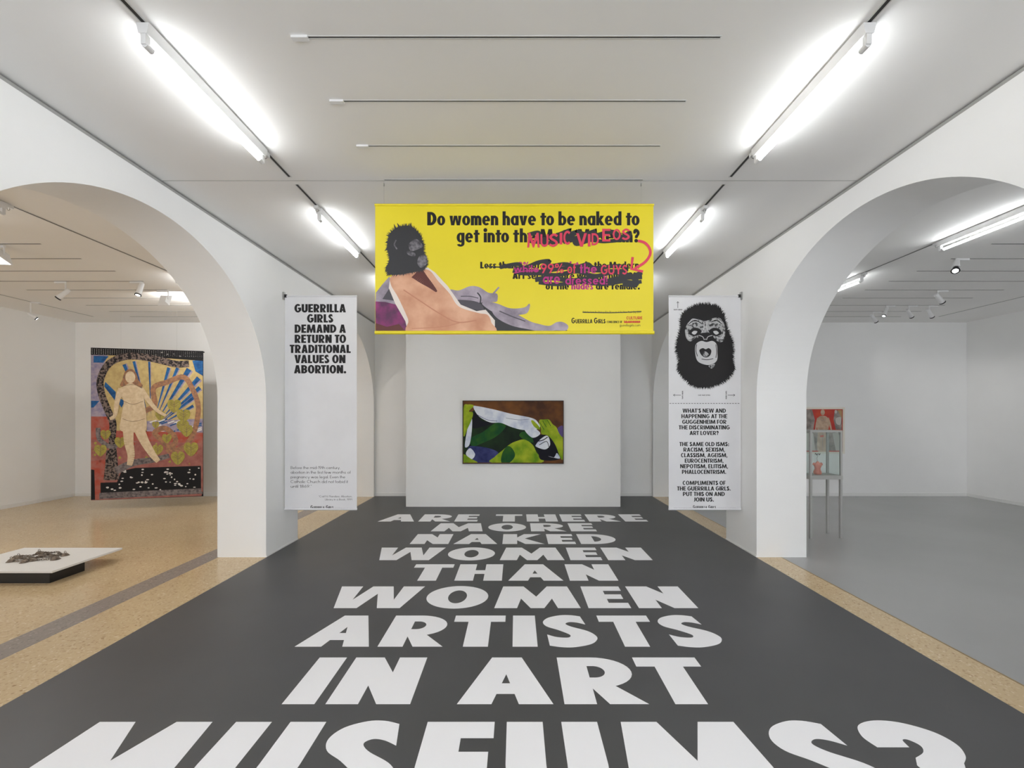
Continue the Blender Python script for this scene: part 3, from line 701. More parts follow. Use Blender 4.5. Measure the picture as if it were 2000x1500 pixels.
for txt, l, r, yb_ in (("WHAT'S NEW AND",280,832,170),('HAPPENING AT THE',266,850,241),('GUGGENHEIM FOR',276,838,312),('THE DISCRIMINATING',232,880,383),('ART LOVER?',370,740,454),('THE SAME OLD ISMS:',240,872,596),('RACISM, SEXISM,',292,822,666),('CLASSISM, AGEISM,',260,853,737),('EUROCENTRISM,',308,803,807),('NEPOTISM, ELITISM,',250,860,878),('PHALLOCENTRISM.',273,835,949),('COMPLIMENTS OF',282,828,1090),('THE GUERRILLA GIRLS.',210,893,1161),('PUT THIS ON AND',285,818,1231),('JOIN US.',418,680,1301)):
    (xl, y), (xr, _) = z(l, yb_), z(r, yb_)
    put(b, mp, txt, CONB, xl, xr, y, -52/6.5235, M_INK, .0001)
b.build('bold_lettering', t)
signature(t, mp, 1390, 6.5235, 1290, 780, (('G',412,440,6.2,CONB),('UERRILLA',444,592,4.7,CONB),('G',608,636,6.2,CONB),('IRLS',640,705,4.7,CONB),('A PUBLIC SERVICE MESSAGE FROM',165,400,1.6,LIG),('CONSCIENCE OF THE ART WORLD',720,955,1.6,LIG)))

# ------------------------------------------------------------------ painting on the partition
def framed(name, label, d, l, t_, r, bt, fw, depth, mframe, inner=None):
    t = thing(name, label, 'painting', at((l+r)/2, bt, d))
    a, c = at(l, t_, d), at(r, bt, d)
    b = MB()
    b.box(a.x, a.x+fw, d-depth, d, c.z, a.z, mframe); b.box(c.x-fw, c.x, d-depth, d, c.z, a.z, mframe)
    b.box(a.x+fw, c.x-fw, d-depth, d, a.z-fw, a.z, mframe); b.box(a.x+fw, c.x-fw, d-depth, d, c.z, c.z+fw, mframe)
    b.build('frame', t)
    return t, a, c
dP = PD-.001
t, a, c = framed('painting', 'dark-framed green and white painting hanging on the free-standing partition', dP, 904, 782.5, 1100.5, 905.5, .012, .05, M_BLACK)
y0 = dP-.042; k = (PD-.045)/FPX
pmp = lambda u, v, lay: (at(880+u/8.333, 0, dP-.03).x, y0-.002-lay, at(0, 760+v/8.333, dP-.03).z)
M_BRN = mat('paint_brown', (122, 76, 36), .6, spec=.2, rgb2=(74, 46, 32), nscale=3); M_LIME = mat('paint_lime', (170, 184, 40), .6, spec=.2, rgb2=(96, 140, 16), nscale=4)
M_LIMED = mat('paint_leaf_green', (44, 92, 22), .6, spec=.2, rgb2=(14, 70, 34), nscale=5); M_DGRN = mat('paint_dark_green', (12, 24, 18), .6, spec=.2, rgb2=(26, 50, 24), nscale=4)
M_CLOTH = mat('paint_white_cloth', (222, 226, 234), .45, rgb2=(166, 176, 204), nscale=5, ramp=(.45, .75)); M_VIO = mat('paint_violet_blue', (70, 74, 130), .6, spec=.2, rgb2=(26, 34, 80), nscale=4)
M_NIGHT = mat('paint_night', (16, 16, 28), .6, spec=.2); M_PURP = mat('paint_purple', (74, 46, 116), .45)
bx('canvas', a.x+.012, c.x-.012, y0, dP-.004, c.z+.012, a.z-.012, M_BRN, t)
P = Print(pmp)
B0, B1, B2, B3 = 212, 1828, 205, 1195
def pp(q, m, curve=True):
    q = smooth_poly(q) if curve else q
    P.poly([(min(max(u, B0), B1), min(max(v, B2), B3)) for u, v in q], m)
pp([(212,480),(400,330),(800,520),(1300,660),(1400,900),(1500,1195),(212,1195)], M_DGRN, False)
pp([(330,800),(520,700),(760,540),(900,600),(760,760),(560,860),(360,930)], M_LIMED)
pp([(360,380),(420,400),(520,520),(740,540),(560,600),(380,640),(340,560)], M_NIGHT)
pp([(250,1080),(300,940),(420,930),(620,960),(780,1040),(690,1195),(400,1195),(270,1140)], M_VIO)
pp([(250,1050),(320,960),(400,1060),(340,1140)], M_CLOTH)
pp([(212,1060),(330,1130),(440,1195),(212,1195)], M_LIME)
pp([(1000,640),(1200,660),(1330,760),(1360,900),(1200,880),(1000,930),(840,1000)], M_DGRN)
pp([(1180,690),(1290,740),(1350,860),(1250,850),(1120,760)], M_LIMED)
pp([(840,1000),(960,900),(1060,850),(1200,820),(1330,900),(1400,1030),(1480,1195),(680,1195),(720,1100)], M_LIME)
pp([(840,1050),(920,930),(1000,960),(1050,1080),(960,1195),(830,1195)], M_LIMED)
pp([(1340,800),(1460,740),(1600,770),(1700,900),(1780,1130),(1480,1150),(1420,1000)], M_NIGHT)
for q in ([(1200,650),(1330,620),(1460,720),(1330,790)], [(1390,900),(1480,800),(1580,760),(1620,900),(1540,980),(1400,940)], [(1590,1090),(1680,1110),(1730,1040),(1775,1130)]): pp(q, M_CLOTH)
P.line([(1400,850),(1500,830),(1580,780)], 14, M_NIGHT); P.line([(1440,910),(1560,850),(1600,940)], 10, M_NIGHT)
pp([(370,290),(420,275),(700,330),(980,400),(1320,470),(1420,540),(1440,640),(1200,665),(1000,620),(820,550),(640,540),(460,440)], M_CLOTH)
P.line([(440,420),(600,500),(760,520)], 8, M_VIO); P.line([(900,470),(1100,500),(1280,490)], 5, M_VIO)
pp([(300,560),(350,480),(345,700),(310,900),(250,950),(235,900),(265,700)], M_CLOTH)
pp([(212,300),(290,250),(380,270),(300,360),(365,380),(350,480),(280,640),(212,760)], M_LIME)
pp([(1470,640),(1440,560),(1450,500),(1510,495),(1600,495),(1660,570),(1720,620),(1780,740),(1826,800),(1826,1130),(1780,1100),(1700,900),(1590,760),(1480,730)], M_LIME)
pp([(1310,520),(1350,515),(1450,620),(1440,660),(1360,610)], M_LIME)
pp([(1740,640),(1826,600),(1826,770),(1780,740)], M_PURP)
for q in ([(1500,520),(1560,620)], [(1570,500),(1630,600)], [(1450,540),(1520,660)]): P.line(q, 9, M_LIMED)
P.b.build('painted_surface', t)

# ------------------------------------------------------------------ tapestry in the left room
tl, tr = at(178, 679, 7.5*1.088), at(397, 686.5, 7.9*1.088)
dl, dr = 8.16, 8.59
xl, xr = at(178, 0, dl).x, at(397, 0, dr).x; ztp, zbt = 3.21, .205
ta = thing('tapestry', 'large colourful tapestry with a pale standing figure, hung in the left room', 'tapestry', ((xl+xr)/2, (dl+dr)/2, zbt))
W_ = math.hypot(xr-xl, dr-dl); ux, uy = (xr-xl)/W_, (dr-dl)/W_
def tmp(u, v, lay):     # u, v in the zoom frame 40..1030 x 90..1440
    f = (u-38)/(1030-38)*W_; h = ztp-(v-88)/(1445-88)*(ztp-zbt)
    return (xl+ux*f+uy*(.006+lay), dl+uy*f-ux*(.006+lay), h)
b = MB(); q = lambda f, n, h: (xl+ux*f+uy*n, dl+uy*f-ux*n, h)
M_TYEL = mat('weave_yellow', (196, 174, 118), .9, rgb2=(178, 154, 104), nscale=14, bump=.2, bscale=120); M_TBLU = mat('weave_blue', (36, 98, 152), .9, rgb2=(22, 66, 116), nscale=12)
M_TLIL = mat('weave_lilac', (164, 150, 160), .9, rgb2=(128, 122, 150), nscale=14); M_TRED = mat('weave_red', (164, 70, 54), .9, rgb2=(160, 100, 88), nscale=9)
M_TROSE = mat('weave_rose', (160, 104, 94), .9, rgb2=(140, 84, 78), nscale=10); M_TBLK = mat('weave_black', (18, 17, 20), .9); M_TGRY = mat('weave_grey', (132, 122, 120), .9, rgb2=(78, 72, 74), nscale=22)
M_TPAL = mat('weave_pale', (216, 196, 164), .9, rgb2=(200, 176, 142), nscale=16); M_TLIN = mat('weave_line', (120, 100, 80), .9); M_TGRN = mat('weave_olive', (168, 156, 74), .9, rgb2=(140, 130, 60), nscale=18)
M_TBRN = mat('weave_brown', (170, 122, 88), .9, rgb2=(128, 96, 78), nscale=20); M_TWHT = mat('weave_white', (214, 210, 204), .9); M_TBARK = mat('weave_bark', (120, 104, 96), .9, rgb2=(30, 26, 28), nscale=26, ramp=(.45, .55))
b.hexa([q(0,-.005,zbt), q(0,.005,zbt), q(W_,.005,zbt), q(W_,-.005,zbt), q(0,-.005,ztp), q(0,.005,ztp), q(W_,.005,ztp), q(W_,-.005,ztp)], M_TBLK)
b.build('woven_cloth', ta)
b = MB(); b.sweep([q(-.01,-.02,ztp-.02), q(W_+.01,-.02,ztp-.02)], .014, M_BLACK, 8); b.build('hanging_bar', ta)
for f in (.25, .75):
    b = MB(); b.sweep([q(W_*f,-.02,ztp-.02), q(W_*f,-.02,CZ-.001)], .0007, M_GROOVE, 6); b.build('hanging_wire', ta)
P = Print(tmp); rng = random.Random(21)
P.poly([(40,150),(40,830),(1028,830),(1028,160)], M_TYEL)
P.poly([(40,150),(180,150),(120,330),(150,560),(200,780),(40,780)], M_TLIL)
for u0, u1, v0 in ((60,190,160),(40,110,560)): P.poly([(u0,v0),(u1,v0),(u1-50,v0+60),(u0,v0+60)], M_TBLU)
for (ua, va, wa) in ((320,230,15),(405,200,12),(540,200,9),(715,250,14),(795,250,14),(900,260,24),(990,340,22),(1000,430,18),(960,510,16),(940,600,13)):
    cx, cy = 560, 820; dx, dy = cx-ua, cy-va; l = math.hypot(dx, dy); nx, ny = -dy/l, dx/l; f = .82
    P.poly([(ua+nx*wa, va+ny*wa), (ua-nx*wa, va-ny*wa), (ua+dx*f, va+dy*f)], M_TBLU)
    P.poly([(ua-nx*wa, va-ny*wa), (ua-nx*wa*1.8, va-ny*wa*1.8), (ua+dx*f, va+dy*f)], M_TLIL)
P.poly([(160,390),(250,480),(245,560),(150,430)], M_TBLU); P.poly([(290,540),(330,560),(300,620),(280,590)], M_TBLU)
P.poly([(930,180),(1028,170),(1028,320),(960,280)], M_TBLU)
P.poly([(40,700),(180,700),(220,830),(40,860)], M_TRED); P.poly([(520,740),(1028,720),(1028,860),(520,860)], M_TLIL)
for _ in range(26):
    u, v = rng.uniform(530, 1000), rng.uniform(740, 850); u = min(u, 955); P.poly([(u,v),(u+60,v-22),(u+66,v-12),(u+8,v+9)], M_TBLU if rng.random() < .6 else M_TWHT)
P.poly([(39,830),(1029,850),(1029,1400),(1015,1440),(39,1444)], M_TROSE); P.poly([(40,820),(1028,850),(1028,950),(40,900)], M_TRED); P.poly([(40,1100),(160,1080),(160,1440),(40,1440)], M_TRED)
for _ in range(40):
    u, v = rng.uniform(50, 1000), rng.uniform(880, 1150); P.disc(u, v, rng.uniform(4, 14), M_TRED if rng.random() < .7 else M_TGRN)
P.poly([(40,1170),(68,1175),(74,1440),(40,1440)], M_TBLK)
P.poly([(120,1290),(260,1290),(300,1190),(420,1165),(1010,1160),(1012,1380),(120,1380)], M_TBLK)
P.poly([(110,1380),(1015,1370),(1028,1420),(110,1436)], M_TGRY); P.poly([(1010,1160),(1028,1160),(1028,1400),(1014,1400)], M_TROSE)
for _ in range(70):
    u, v = rng.uniform(150, 1000), rng.uniform(1180, 1370)
    if u < 290 and v < 1300: continue
    P.disc(u, v, rng.uniform(6, 14), M_TWHT, rng.uniform(4, 8))
P.poly([(38,88),(1028,88),(1028,180),(700,165),(300,150),(38,152)], M_TBLK)
for r_ in range(4):
    for k in range(52):
        u = 50+k*19; P.disc(u, 100+r_*13+(k % 2)*3, 3, M_TWHT)
for _ in range(8): P.disc(rng.uniform(560, 1000), rng.uniform(110, 165), 9, M_TWHT, 6)
P.line([(250,1270),(235,1100),(220,900),(225,760),(180,640),(130,500),(120,370),(190,230),(330,160),(500,160),(660,190),(780,215),(900,210)], 62, M_TBARK)
P.taper([(190,1270),(200,1100),(200,1000)], 90, 60, M_TBARK)
P.taper([(250,1190),(400,1120),(580,1095),(720,1060)], 70, 40, M_TGRY)
P.line([(500,650),(590,590),(580,440),(700,385),(850,335),(930,440),(985,600),(970,760),(930,880),(860,980),(760,1010),(680,940),(590,850),(690,810),(780,920),(700,1030)], 48, M_TBRN)
P.line([(100,800),(110,900),(200,970),(260,960)], 40, M_TGRY)
def leaf(u, v, r):
    P.poly([(u,v+r),(u-r*.9,v+r*.1),(u-r*.8,v-r*.7),(u-r*.25,v-r*.85),(u,v-r*.6),(u+r*.25,v-r*.85),(u+r*.8,v-r*.7),(u+r*.9,v+r*.1)], M_TGRN, True)
    for s in (-1, 1):
        for k in (.2, .5): P.line([(u, v+r*.4-r*k), (u+s*r*.6, v-r*k)], 3, M_TLIN, False)
    P.line([(u,v+r*.9),(u,v-r*.6)], 4, M_TLIN, False)
for u, v, r in ((765,600,66),(640,690,46),(850,690,66),(845,790,60),(600,775,34),(120,1000,56),(290,930,52),(165,860,46),(700,900,46),(620,1000,50),(800,1080,66),(920,1000,70),(880,830,60)): leaf(u, v, r)
# a plain pale standing figure
P.poly([(330,300),(378,268),(425,300),(450,370),(480,430),(300,430),(310,370)], M_TBRN, True)
P.poly([(335,420),(365,400),(395,400),(430,420),(490,460),(500,560),(520,720),(500,830),(300,830),(300,700),(320,560),(270,470)], M_TPAL, True)
P.taper([(300,450),(265,560),(245,690),(200,720)], 54, 26, M_TPAL); P.taper([(470,450),(530,540),(610,640),(690,690)], 54, 24, M_TPAL)
P.taper([(360,800),(365,930),(385,1050),(370,1140)], 100, 46, M_TPAL); P.taper([(450,800),(500,920),(570,1040),(625,1110)], 100, 44, M_TPAL)
P.disc(378, 345, 44, M_TPAL, 54)
for q_ in ([(300,430),(400,410),(480,440)], [(320,560),(400,590),(490,560)], [(310,720),(400,745),(505,720)], [(330,320),(320,420)], [(430,320),(445,420)]): P.line(q_, 4, M_TLIN)
P.b.build('woven_picture', ta)

# ------------------------------------------------------------------ low plinth with a chain necklace, left room
pl = thing('plinth', 'low plinth with a white top board and black base on the tan floor', 'plinth', (-5.75, 4.8, 0))
bx('base', -6.33, -5.185, 4.61, 4.985, 0, .128, mat('black_lacquer', (14, 14, 15), .4), pl)
bx('top_board', -6.385, -5.11, 4.566, 5.384, .128, .15, mat('white_board', (226, 225, 223), .5), pl, bevel=.002)
M_SIL = mat('aged_silver', (150, 138, 126), .38, metal=.6, rgb2=(84, 74, 66), nscale=30)
nk = thing('chain_necklace', 'tangled dark metal chain with bell-shaped pendants lying on the white plinth board', 'chain', (-5.85, 4.95, .15))
def on_board(zx, zy, zh=.15):
    px, py = zx/8, 1050+zy/8
    d = (EYE-zh)*FPX/(py-814); return Vector(((px-1008)*d/FPX, d, zh))
BELLS = [(175,360),(290,305),(380,372),(512,345),(612,240),(640,290),(868,325),(1018,265)]
loops = [[(175,360),(230,310),(300,300),(400,300),(520,290),(600,250)], [(175,365),(260,385),(380,375),(480,375),(600,365),(760,352),(860,330)], [(230,350),(330,340),(430,320),(540,330),(640,320),(760,320),(860,325)], [(640,290),(700,250),(760,270),(800,300),(868,320)], [(612,240),(700,245),(800,250),(900,240),(960,270),(1018,270)], [(520,345),(600,310),(700,290),(800,285),(920,295)], [(690,270),(780,285),(880,300)], [(290,310),(360,345),(450,350),(512,345)], [(940,240),(910,262),(965,285)]]
b = MB()
for lp in loops:
    pts = []
    sp = spline([tuple(on_board(*p))[:2] for p in lp], 14); acc = 0; last = sp[0]
    k = 0
    for p in sp[1:]:
        acc += math.hypot(p[0]-last[0], p[1]-last[1])
        if acc > .017:
            acc = 0; k += 1; ang = math.atan2(p[1]-last[1], p[0]-last[0]); tilt = (PI/2.4 if k % 2 else .25)
            R = Euler((tilt, 0, 0)).to_matrix(); Rz = Matrix.Rotation(ang, 3, 'Z'); r0 = .0125; rr = .003
            ring = []
            for a_ in range(9):
                th = 2*PI*a_/8; v_ = Rz @ (R @ Vector((r0*1.25*math.cos(th), r0*.8*math.sin(th), 0)))
                ring.append((p[0]+v_.x, p[1]+v_.y, .15+.013+v_.z*.9))
            b.sweep(ring, rr, M_SIL, 5, caps=False)
        last = p
b.build('chain', nk, True)
for i, (u, v) in enumerate(BELLS):
    p = on_board(u, v+18); b = MB(); s = .72+.15*random.random()
    prof = [(0, .047), (.018, .045), (.03, .036), (.04, .022), (.052, .006), (.058, .001)]
    seg = 20; k0 = len(b.v)
    ang = random.uniform(0, 6.28); tl_ = Matrix.Rotation(ang, 3, 'Z') @ Matrix.Rotation(random.uniform(0, .3), 3, 'X')
    for j, (r, h) in enumerate(prof):
        for q_ in range(seg):
            th = 2*PI*q_/seg; v_ = Vector((r*math.cos(th)*s, r*math.sin(th)*s, h*s))
            b.v.append((p.x+v_.x, p.y+v_.y, .151+v_.z))
    mi = b.mi(M_SIL)
    for j in range(len(prof)-1):
        for q_ in range(seg):
            b.f.append((j*seg+q_, (j+1)*seg+q_, (j+1)*seg+(q_+1) % seg, j*seg+(q_+1) % seg)); b.m.append(mi)
    b.sweep([(p.x+.012*math.cos(t_), p.y, .151+.047*s+.01+.012*math.sin(t_)) for t_ in [2*PI*q_/10 for q_ in range(11)]], .003, M_SIL, 5, caps=False)
    b.build('bell', nk, True)

# ------------------------------------------------------------------ vitrine with pink torso, right room
dv0, dv1 = 6.31, 6.61; vx0, vx1 = at(1582.5, 0, dv0).x, at(1645.5, 0, dv0).x
vt = thing('display_case', 'tall narrow glass display case on grey steel legs behind the right pillar', 'display case', ((vx0+vx1)/2, (dv0+dv1)/2, 0))
zs = at(0, 932, dv0).z; ztop = at(0, 840.5, dv0).z; lg = .032
for X in (vx0, vx1-lg):
    for Y in (dv0, dv1-lg): bx('leg', X, X+lg, Y, Y+lg, 0, zs-.035, M_STEELG, vt)
bx('shelf', vx0-.004, vx1+.004, dv0-.004, dv1+.004, zs-.035, zs+.025, M_STEELG, vt, bevel=.003)
for X in (vx0, vx1-.028):
    for Y in (dv0, dv1-.028): bx('post', X, X+.028, Y, Y+.028, zs+.025, ztop-.03, M_STEELG, vt)
b = MB()
b.box(vx0, vx1, dv0, dv0+.028, ztop-.03, ztop, M_STEELG); b.box(vx0, vx1, dv1-.028, dv1, ztop-.03, ztop, M_STEELG)
b.box(vx0, vx0+.028, dv0+.028, dv1-.028, ztop-.03, ztop, M_STEELG); b.box(vx1-.028, vx1, dv0+.028, dv1-.028, ztop-.03, ztop, M_STEELG)
b.build('top_frame', vt)
for (xa, xb, ya, yb_) in ((vx0+.028, vx1-.028, dv0+.01, dv0+.015), (vx0+.028, vx1-.028, dv1-.015, dv1-.01), (vx0+.01, vx0+.015, dv0+.028, dv1-.028), (vx1-.015, vx1-.01, dv0+.028, dv1-.028)):
    bx('glass_pane', xa, xb, ya, yb_, zs+.025, ztop-.03, M_GLASS, vt)
M_TORSO = mat('pink_wax', (222, 140, 122), .5, rgb2=(204, 112, 98), nscale=12)
tp = at(1597, 923, dv0+.14); tz = zs+.0255
b = MB(); seg = 28; rings = []
prof = [(0, .044, .036), (.012, .05, .042), (.04, .052, .043), (.07, .04, .034), (.095, .036, .031), (.125, .046, .038), (.15, .052, .037), (.172, .047, .032), (.186, .022, .02), (.198, .016, .016), (.205, .012, .012)]
mi = b.mi(M_TORSO)
for h, rx, ry in prof:
    for q_ in range(seg):
        th = 2*PI*q_/seg; b.v.append((tp.x+rx*1.12*math.cos(th)-.004*math.sin(h*30), tp.y+ry*math.sin(th), tz+h*.98))
for j in range(len(prof)-1):
    for q_ in range(seg): b.f.append((j*seg+q_, j*seg+(q_+1) % seg, (j+1)*seg+(q_+1) % seg, (j+1)*seg+q_)); b.m.append(mi)
b.f.append(tuple(reversed(range(seg)))); b.m.append(mi); b.f.append(tuple((len(prof)-1)*seg+q_ for q_ in range(seg))); b.m.append(mi)
for s_ in (-1, 1): b.sweep([(tp.x+s_*.045, tp.y, tz+.165), (tp.x+s_*.062, tp.y, tz+.155), (tp.x+s_*.068, tp.y, tz+.142)], [.022, .019, .012], M_TORSO, 12)
to = thing('torso_figurine', 'small pink armless torso standing inside the glass display case', 'figurine', (tp.x, tp.y, tz)); b.build('body', to, True)
b = MB(); b.sweep([(tp.x-.002, tp.y, tz+.198), (tp.x-.012, tp.y, tz+.25), (tp.x+.004, tp.y, tz+.29)], .004, M_STEELG, 6)
b.sweep([(tp.x-.04+.01*k_, tp.y+.008*math.sin(k_*2), tz+.31+.016*math.sin(k_*1.7)) for k_ in range(9)], .005, M_BLACK, 6); b.build('wire_stem', to, True)

# ------------------------------------------------------------------ red painting on the right room's end wall
M_OAK = mat('pale_frame_wood', (232, 228, 216), .5); M_PRED = mat('paint_red', (186, 46, 44), .5, rgb2=(206, 72, 40), nscale=5); M_PGR = mat('paint_warm_grey', (168, 156, 148), .5, rgb2=(120, 112, 108), nscale=9)
M_PFL = mat('paint_flesh', (204, 176, 152), .5, rgb2=(176, 146, 122), nscale=10); M_POCH = mat('paint_ochre', (182, 146, 100), .5); M_PPK = mat('paint_pale_grey', (196, 190, 184), .5)
t, a, c = framed('painting', 'red painting of a pale figure in a light frame, behind the display case', YB-.002, 1566, 795.5, 1647.5, 886, .045, .04, M_OAK)
bx('canvas', a.x+.045, c.x-.045, YB-.03, YB-.006, c.z+.045, a.z-.045, M_PRED, t)
P = Print(lambda u, v, lay: ((1560+u/4.545-1008)*YB/FPX, YB-.0315-lay, EYE+(814-(780+v/4.545))*YB/FPX))
P.poly([(52,90),(110,90),(135,180),(120,280),(52,280)], M_PGR); P.poly([(310,100),(372,95),(372,270),(320,270),(300,180)], M_PGR); P.poly([(335,95),(374,95),(374,170)], M_POCH)
P.poly([(52,290),(374,290),(374,455),(52,455)], M_PGR)
P.poly([(52,300),(120,300),(140,455),(52,455)], M_PPK); P.poly([(290,300),(340,290),(374,420),(374,455),(320,455)], M_PPK)
P.poly([(165,160),(205,145),(245,160),(262,210),(250,300),(245,455),(160,455),(160,300),(150,210)], M_PFL, True)
P.taper([(165,165),(150,220),(140,285)], 22, 12, M_PFL); P.taper([(248,165),(268,220),(282,285)], 22, 12, M_PFL)
P.disc(204, 115, 19, M_PFL, 26); P.line([(185,178),(205,190),(235,180)], 3, M_PGR); P.line([(205,300),(203,380),(206,450)], 4, M_PGR)
P.poly([(180,320),(212,318),(212,332),(180,334)], M_PRED); P.disc(320, 110, 12, M_PPK, 16); P.poly([(320,170),(365,160),(360,225),(325,215)], M_PPK, True)
P.b.build('painted_surface', t)

# ------------------------------------------------------------------ ceiling tracks
def cross_track(x0, x1, y, label, feed=None, group=None, hw=.009):
    t = thing('ceiling_track', label, 'ceiling track', ((x0+x1)/2, y, CZ), group)
    b = MB(); z0 = CZ-.003
    b.box(x0, x1, y-hw-.005, y-hw, z0, CZ, M_RAIL); b.box(x0, x1, y+hw, y+hw+.005, z0, CZ, M_RAIL)
    b.build('rail', t)
    bx('slot', x0+.004, x1-.004, y-hw, y+hw, CZ-.002, CZ, M_DARK, t)
    if feed: bx('feed_box', min(feed), max(feed), y-.014, y+.014, CZ-.014, CZ, M_LAMPW, t)
NTH = ['nearest', 'second', 'third', 'fourth']
for i, (y, l, r) in enumerate(((2.40, 570, 1408), (2.886, 645, 1340), (3.364, 697, 1290), (YD, 750, 1256))):
    xa, xb = at(l, 0, y).x, at(r, 0, y).x
    lab = ['thin ceiling track across the hall, nearest the camera', 'second thin ceiling track across the hall, counted from the camera', 'third thin ceiling track across the hall, counted from the camera', 'thin ceiling track directly above the yellow banner'][i]
    cross_track(xa, xb, y, lab, (xa, xa+.095) if i < 3 else None, 'tracks across the hall ceiling', .0042)
ORD = ['nearest', 'second nearest', 'third nearest', 'fourth nearest', 'fifth nearest', 'sixth nearest', 'seventh nearest', 'eighth nearest', 'farthest']
for i, y in enumerate((5.27, 5.76, 6.25, 6.72, 7.18, 7.67, 8.17, 8.64, 9.10)):
    cross_track(-8.48, -6.04, y, 'thin dark ceiling track in the left room, %s of its row' % ORD[i], None, 'tracks across the left room ceiling')
    cross_track(6.04, 8.45, y, 'thin dark ceiling track in the right room, %s of its row' % ORD[i], None, 'tracks across the right room ceiling')
def long_track(x, y0, y1, label):
    t = thing('ceiling_track', label, 'ceiling track', (x, (y0+y1)/2, CZ))
    b = MB(); b.box(x-.017, x-.011, y0, y1, CZ-.0045, CZ, M_RAIL); b.box(x+.011, x+.017, y0, y1, CZ-.0045, CZ, M_RAIL); b.build('rail', t)
    bx('slot', x-.011, x+.011, y0+.005, y1-.005, CZ-.003, CZ, M_DARK, t)
TXL, TXR = -2.073, 1.963
def two_part(x, lab1, lab2):
    long_track(x, YF+.1, 3.80, lab1); long_track(x, 3.92, 9.2, lab2)
two_part(TXL, 'long ceiling track left of the hall, running over the camera', 'long ceiling track left of the hall, beyond the ceiling seam')
two_part(TXR, 'long ceiling track right of the hall, running over the camera', 'long ceiling track right of the hall, beyond the ceiling seam')
long_track(-5.25, YF+.1, 4.26, 'long ceiling track of the left room beside the arches, near length')
long_track(-5.25, 4.33, 9.2, 'long ceiling track of the left room beside the arches, far length')
long_track(-9.27, YF+.1, 9.1, 'long ceiling track close to the left room\'s far side wall')
long_track(5.30, YF+.1, 9.2, 'long ceiling track of the right room beside the arches')
long_track(9.27, YF+.1, 9.1, 'long ceiling track close to the right room\'s far side wall')

# ------------------------------------------------------------------ fluorescent fixtures on the tracks
def tube_lamp(x, y0, y1, label, lit=True, group='fluorescent fixtures', hook=False):
    t = thing('tube_light', label, 'tube light', (x, (y0+y1)/2, CZ), group)
    b = MB(); z1 = CZ-.010; z0 = z1-.058
    b.extrude_xz([(x-.024, z0), (x+.024, z0), (x+.036, z1), (x-.036, z1)], y0, y1, M_LAMPW); b.build('housing', t)
    zt_ = z0-.052
    b = MB(); b.sweep([(x, y0+.045, zt_), (x, y1-.045, zt_)], .0135, M_TUBE if lit else M_TUBE_OFF, 16); b.build('fluorescent_tube', t, True)
    for ya, s in ((y0, 1), (y1, -1)):
        b = MB(); b.box(x-.014, x+.014, min(ya+s*.004, ya+s*.034), max(ya+s*.004, ya+s*.034), zt_-.004, z0, M_LAMPW)
        b.sweep([(x, ya+s*.012, zt_), (x, ya+s*.062, zt_)], .0165, M_LAMPW, 14); b.build('socket', t)
    b = MB(); yy = y0 if hook else y1; s = -1 if hook else 1
    b.box(x-.02, x+.02, min(yy, yy+s*.06), max(yy, yy+s*.06), CZ-.04, CZ-.009, M_LAMPW)
    b.sweep([(x+.014*math.cos(q_), yy+s*.03, CZ-.05+.014*math.sin(q_)) for q_ in [k_*PI/5 for k_ in range(11)]], .003, M_CHROME, 5, caps=False)
    b.build('track_adapter', t)
for x, side in ((TXL, 'left'), (TXR, 'right')):
    tube_lamp(x, 2.30, 3.40, 'lit fluorescent tube on the %s hall track, nearest the camera' % side)
    tube_lamp(x, 4.35, 5.44, 'lit fluorescent tube on the %s hall track, beside the yellow banner' % side, hook=True)
    tube_lamp(x, 6.40, 7.50, 'lit fluorescent tube on the %s hall track, hidden behind the yellow banner' % side)
    tube_lamp(x, .25, 1.35, 'lit fluorescent tube on the %s hall track, above the camera' % side)
    tube_lamp(x, -1.80, -.70, 'lit fluorescent tube on the %s hall track, behind the camera' % side)
tube_lamp(-5.25, 3.16, 4.26, 'unlit fluorescent tube fixture in the left room, at the photo\'s left edge', lit=False)
tube_lamp(-5.25, 6.40, 7.50, 'lit fluorescent tube in the left room, half hidden behind the left arch')
tube_lamp(5.30, 4.10, 5.20, 'lit fluorescent tube in the right room, nearest, seen under the right arch')
tube_lamp(5.30, 6.34, 7.44, 'lit fluorescent tube in the right room, farther, cut off by the right arch', hook=True)
tube_lamp(5.30, 2.05, 3.15, 'added lit fluorescent tube in the right room, outside the right photo edge')  # added out of view to raise the right room's ambient light

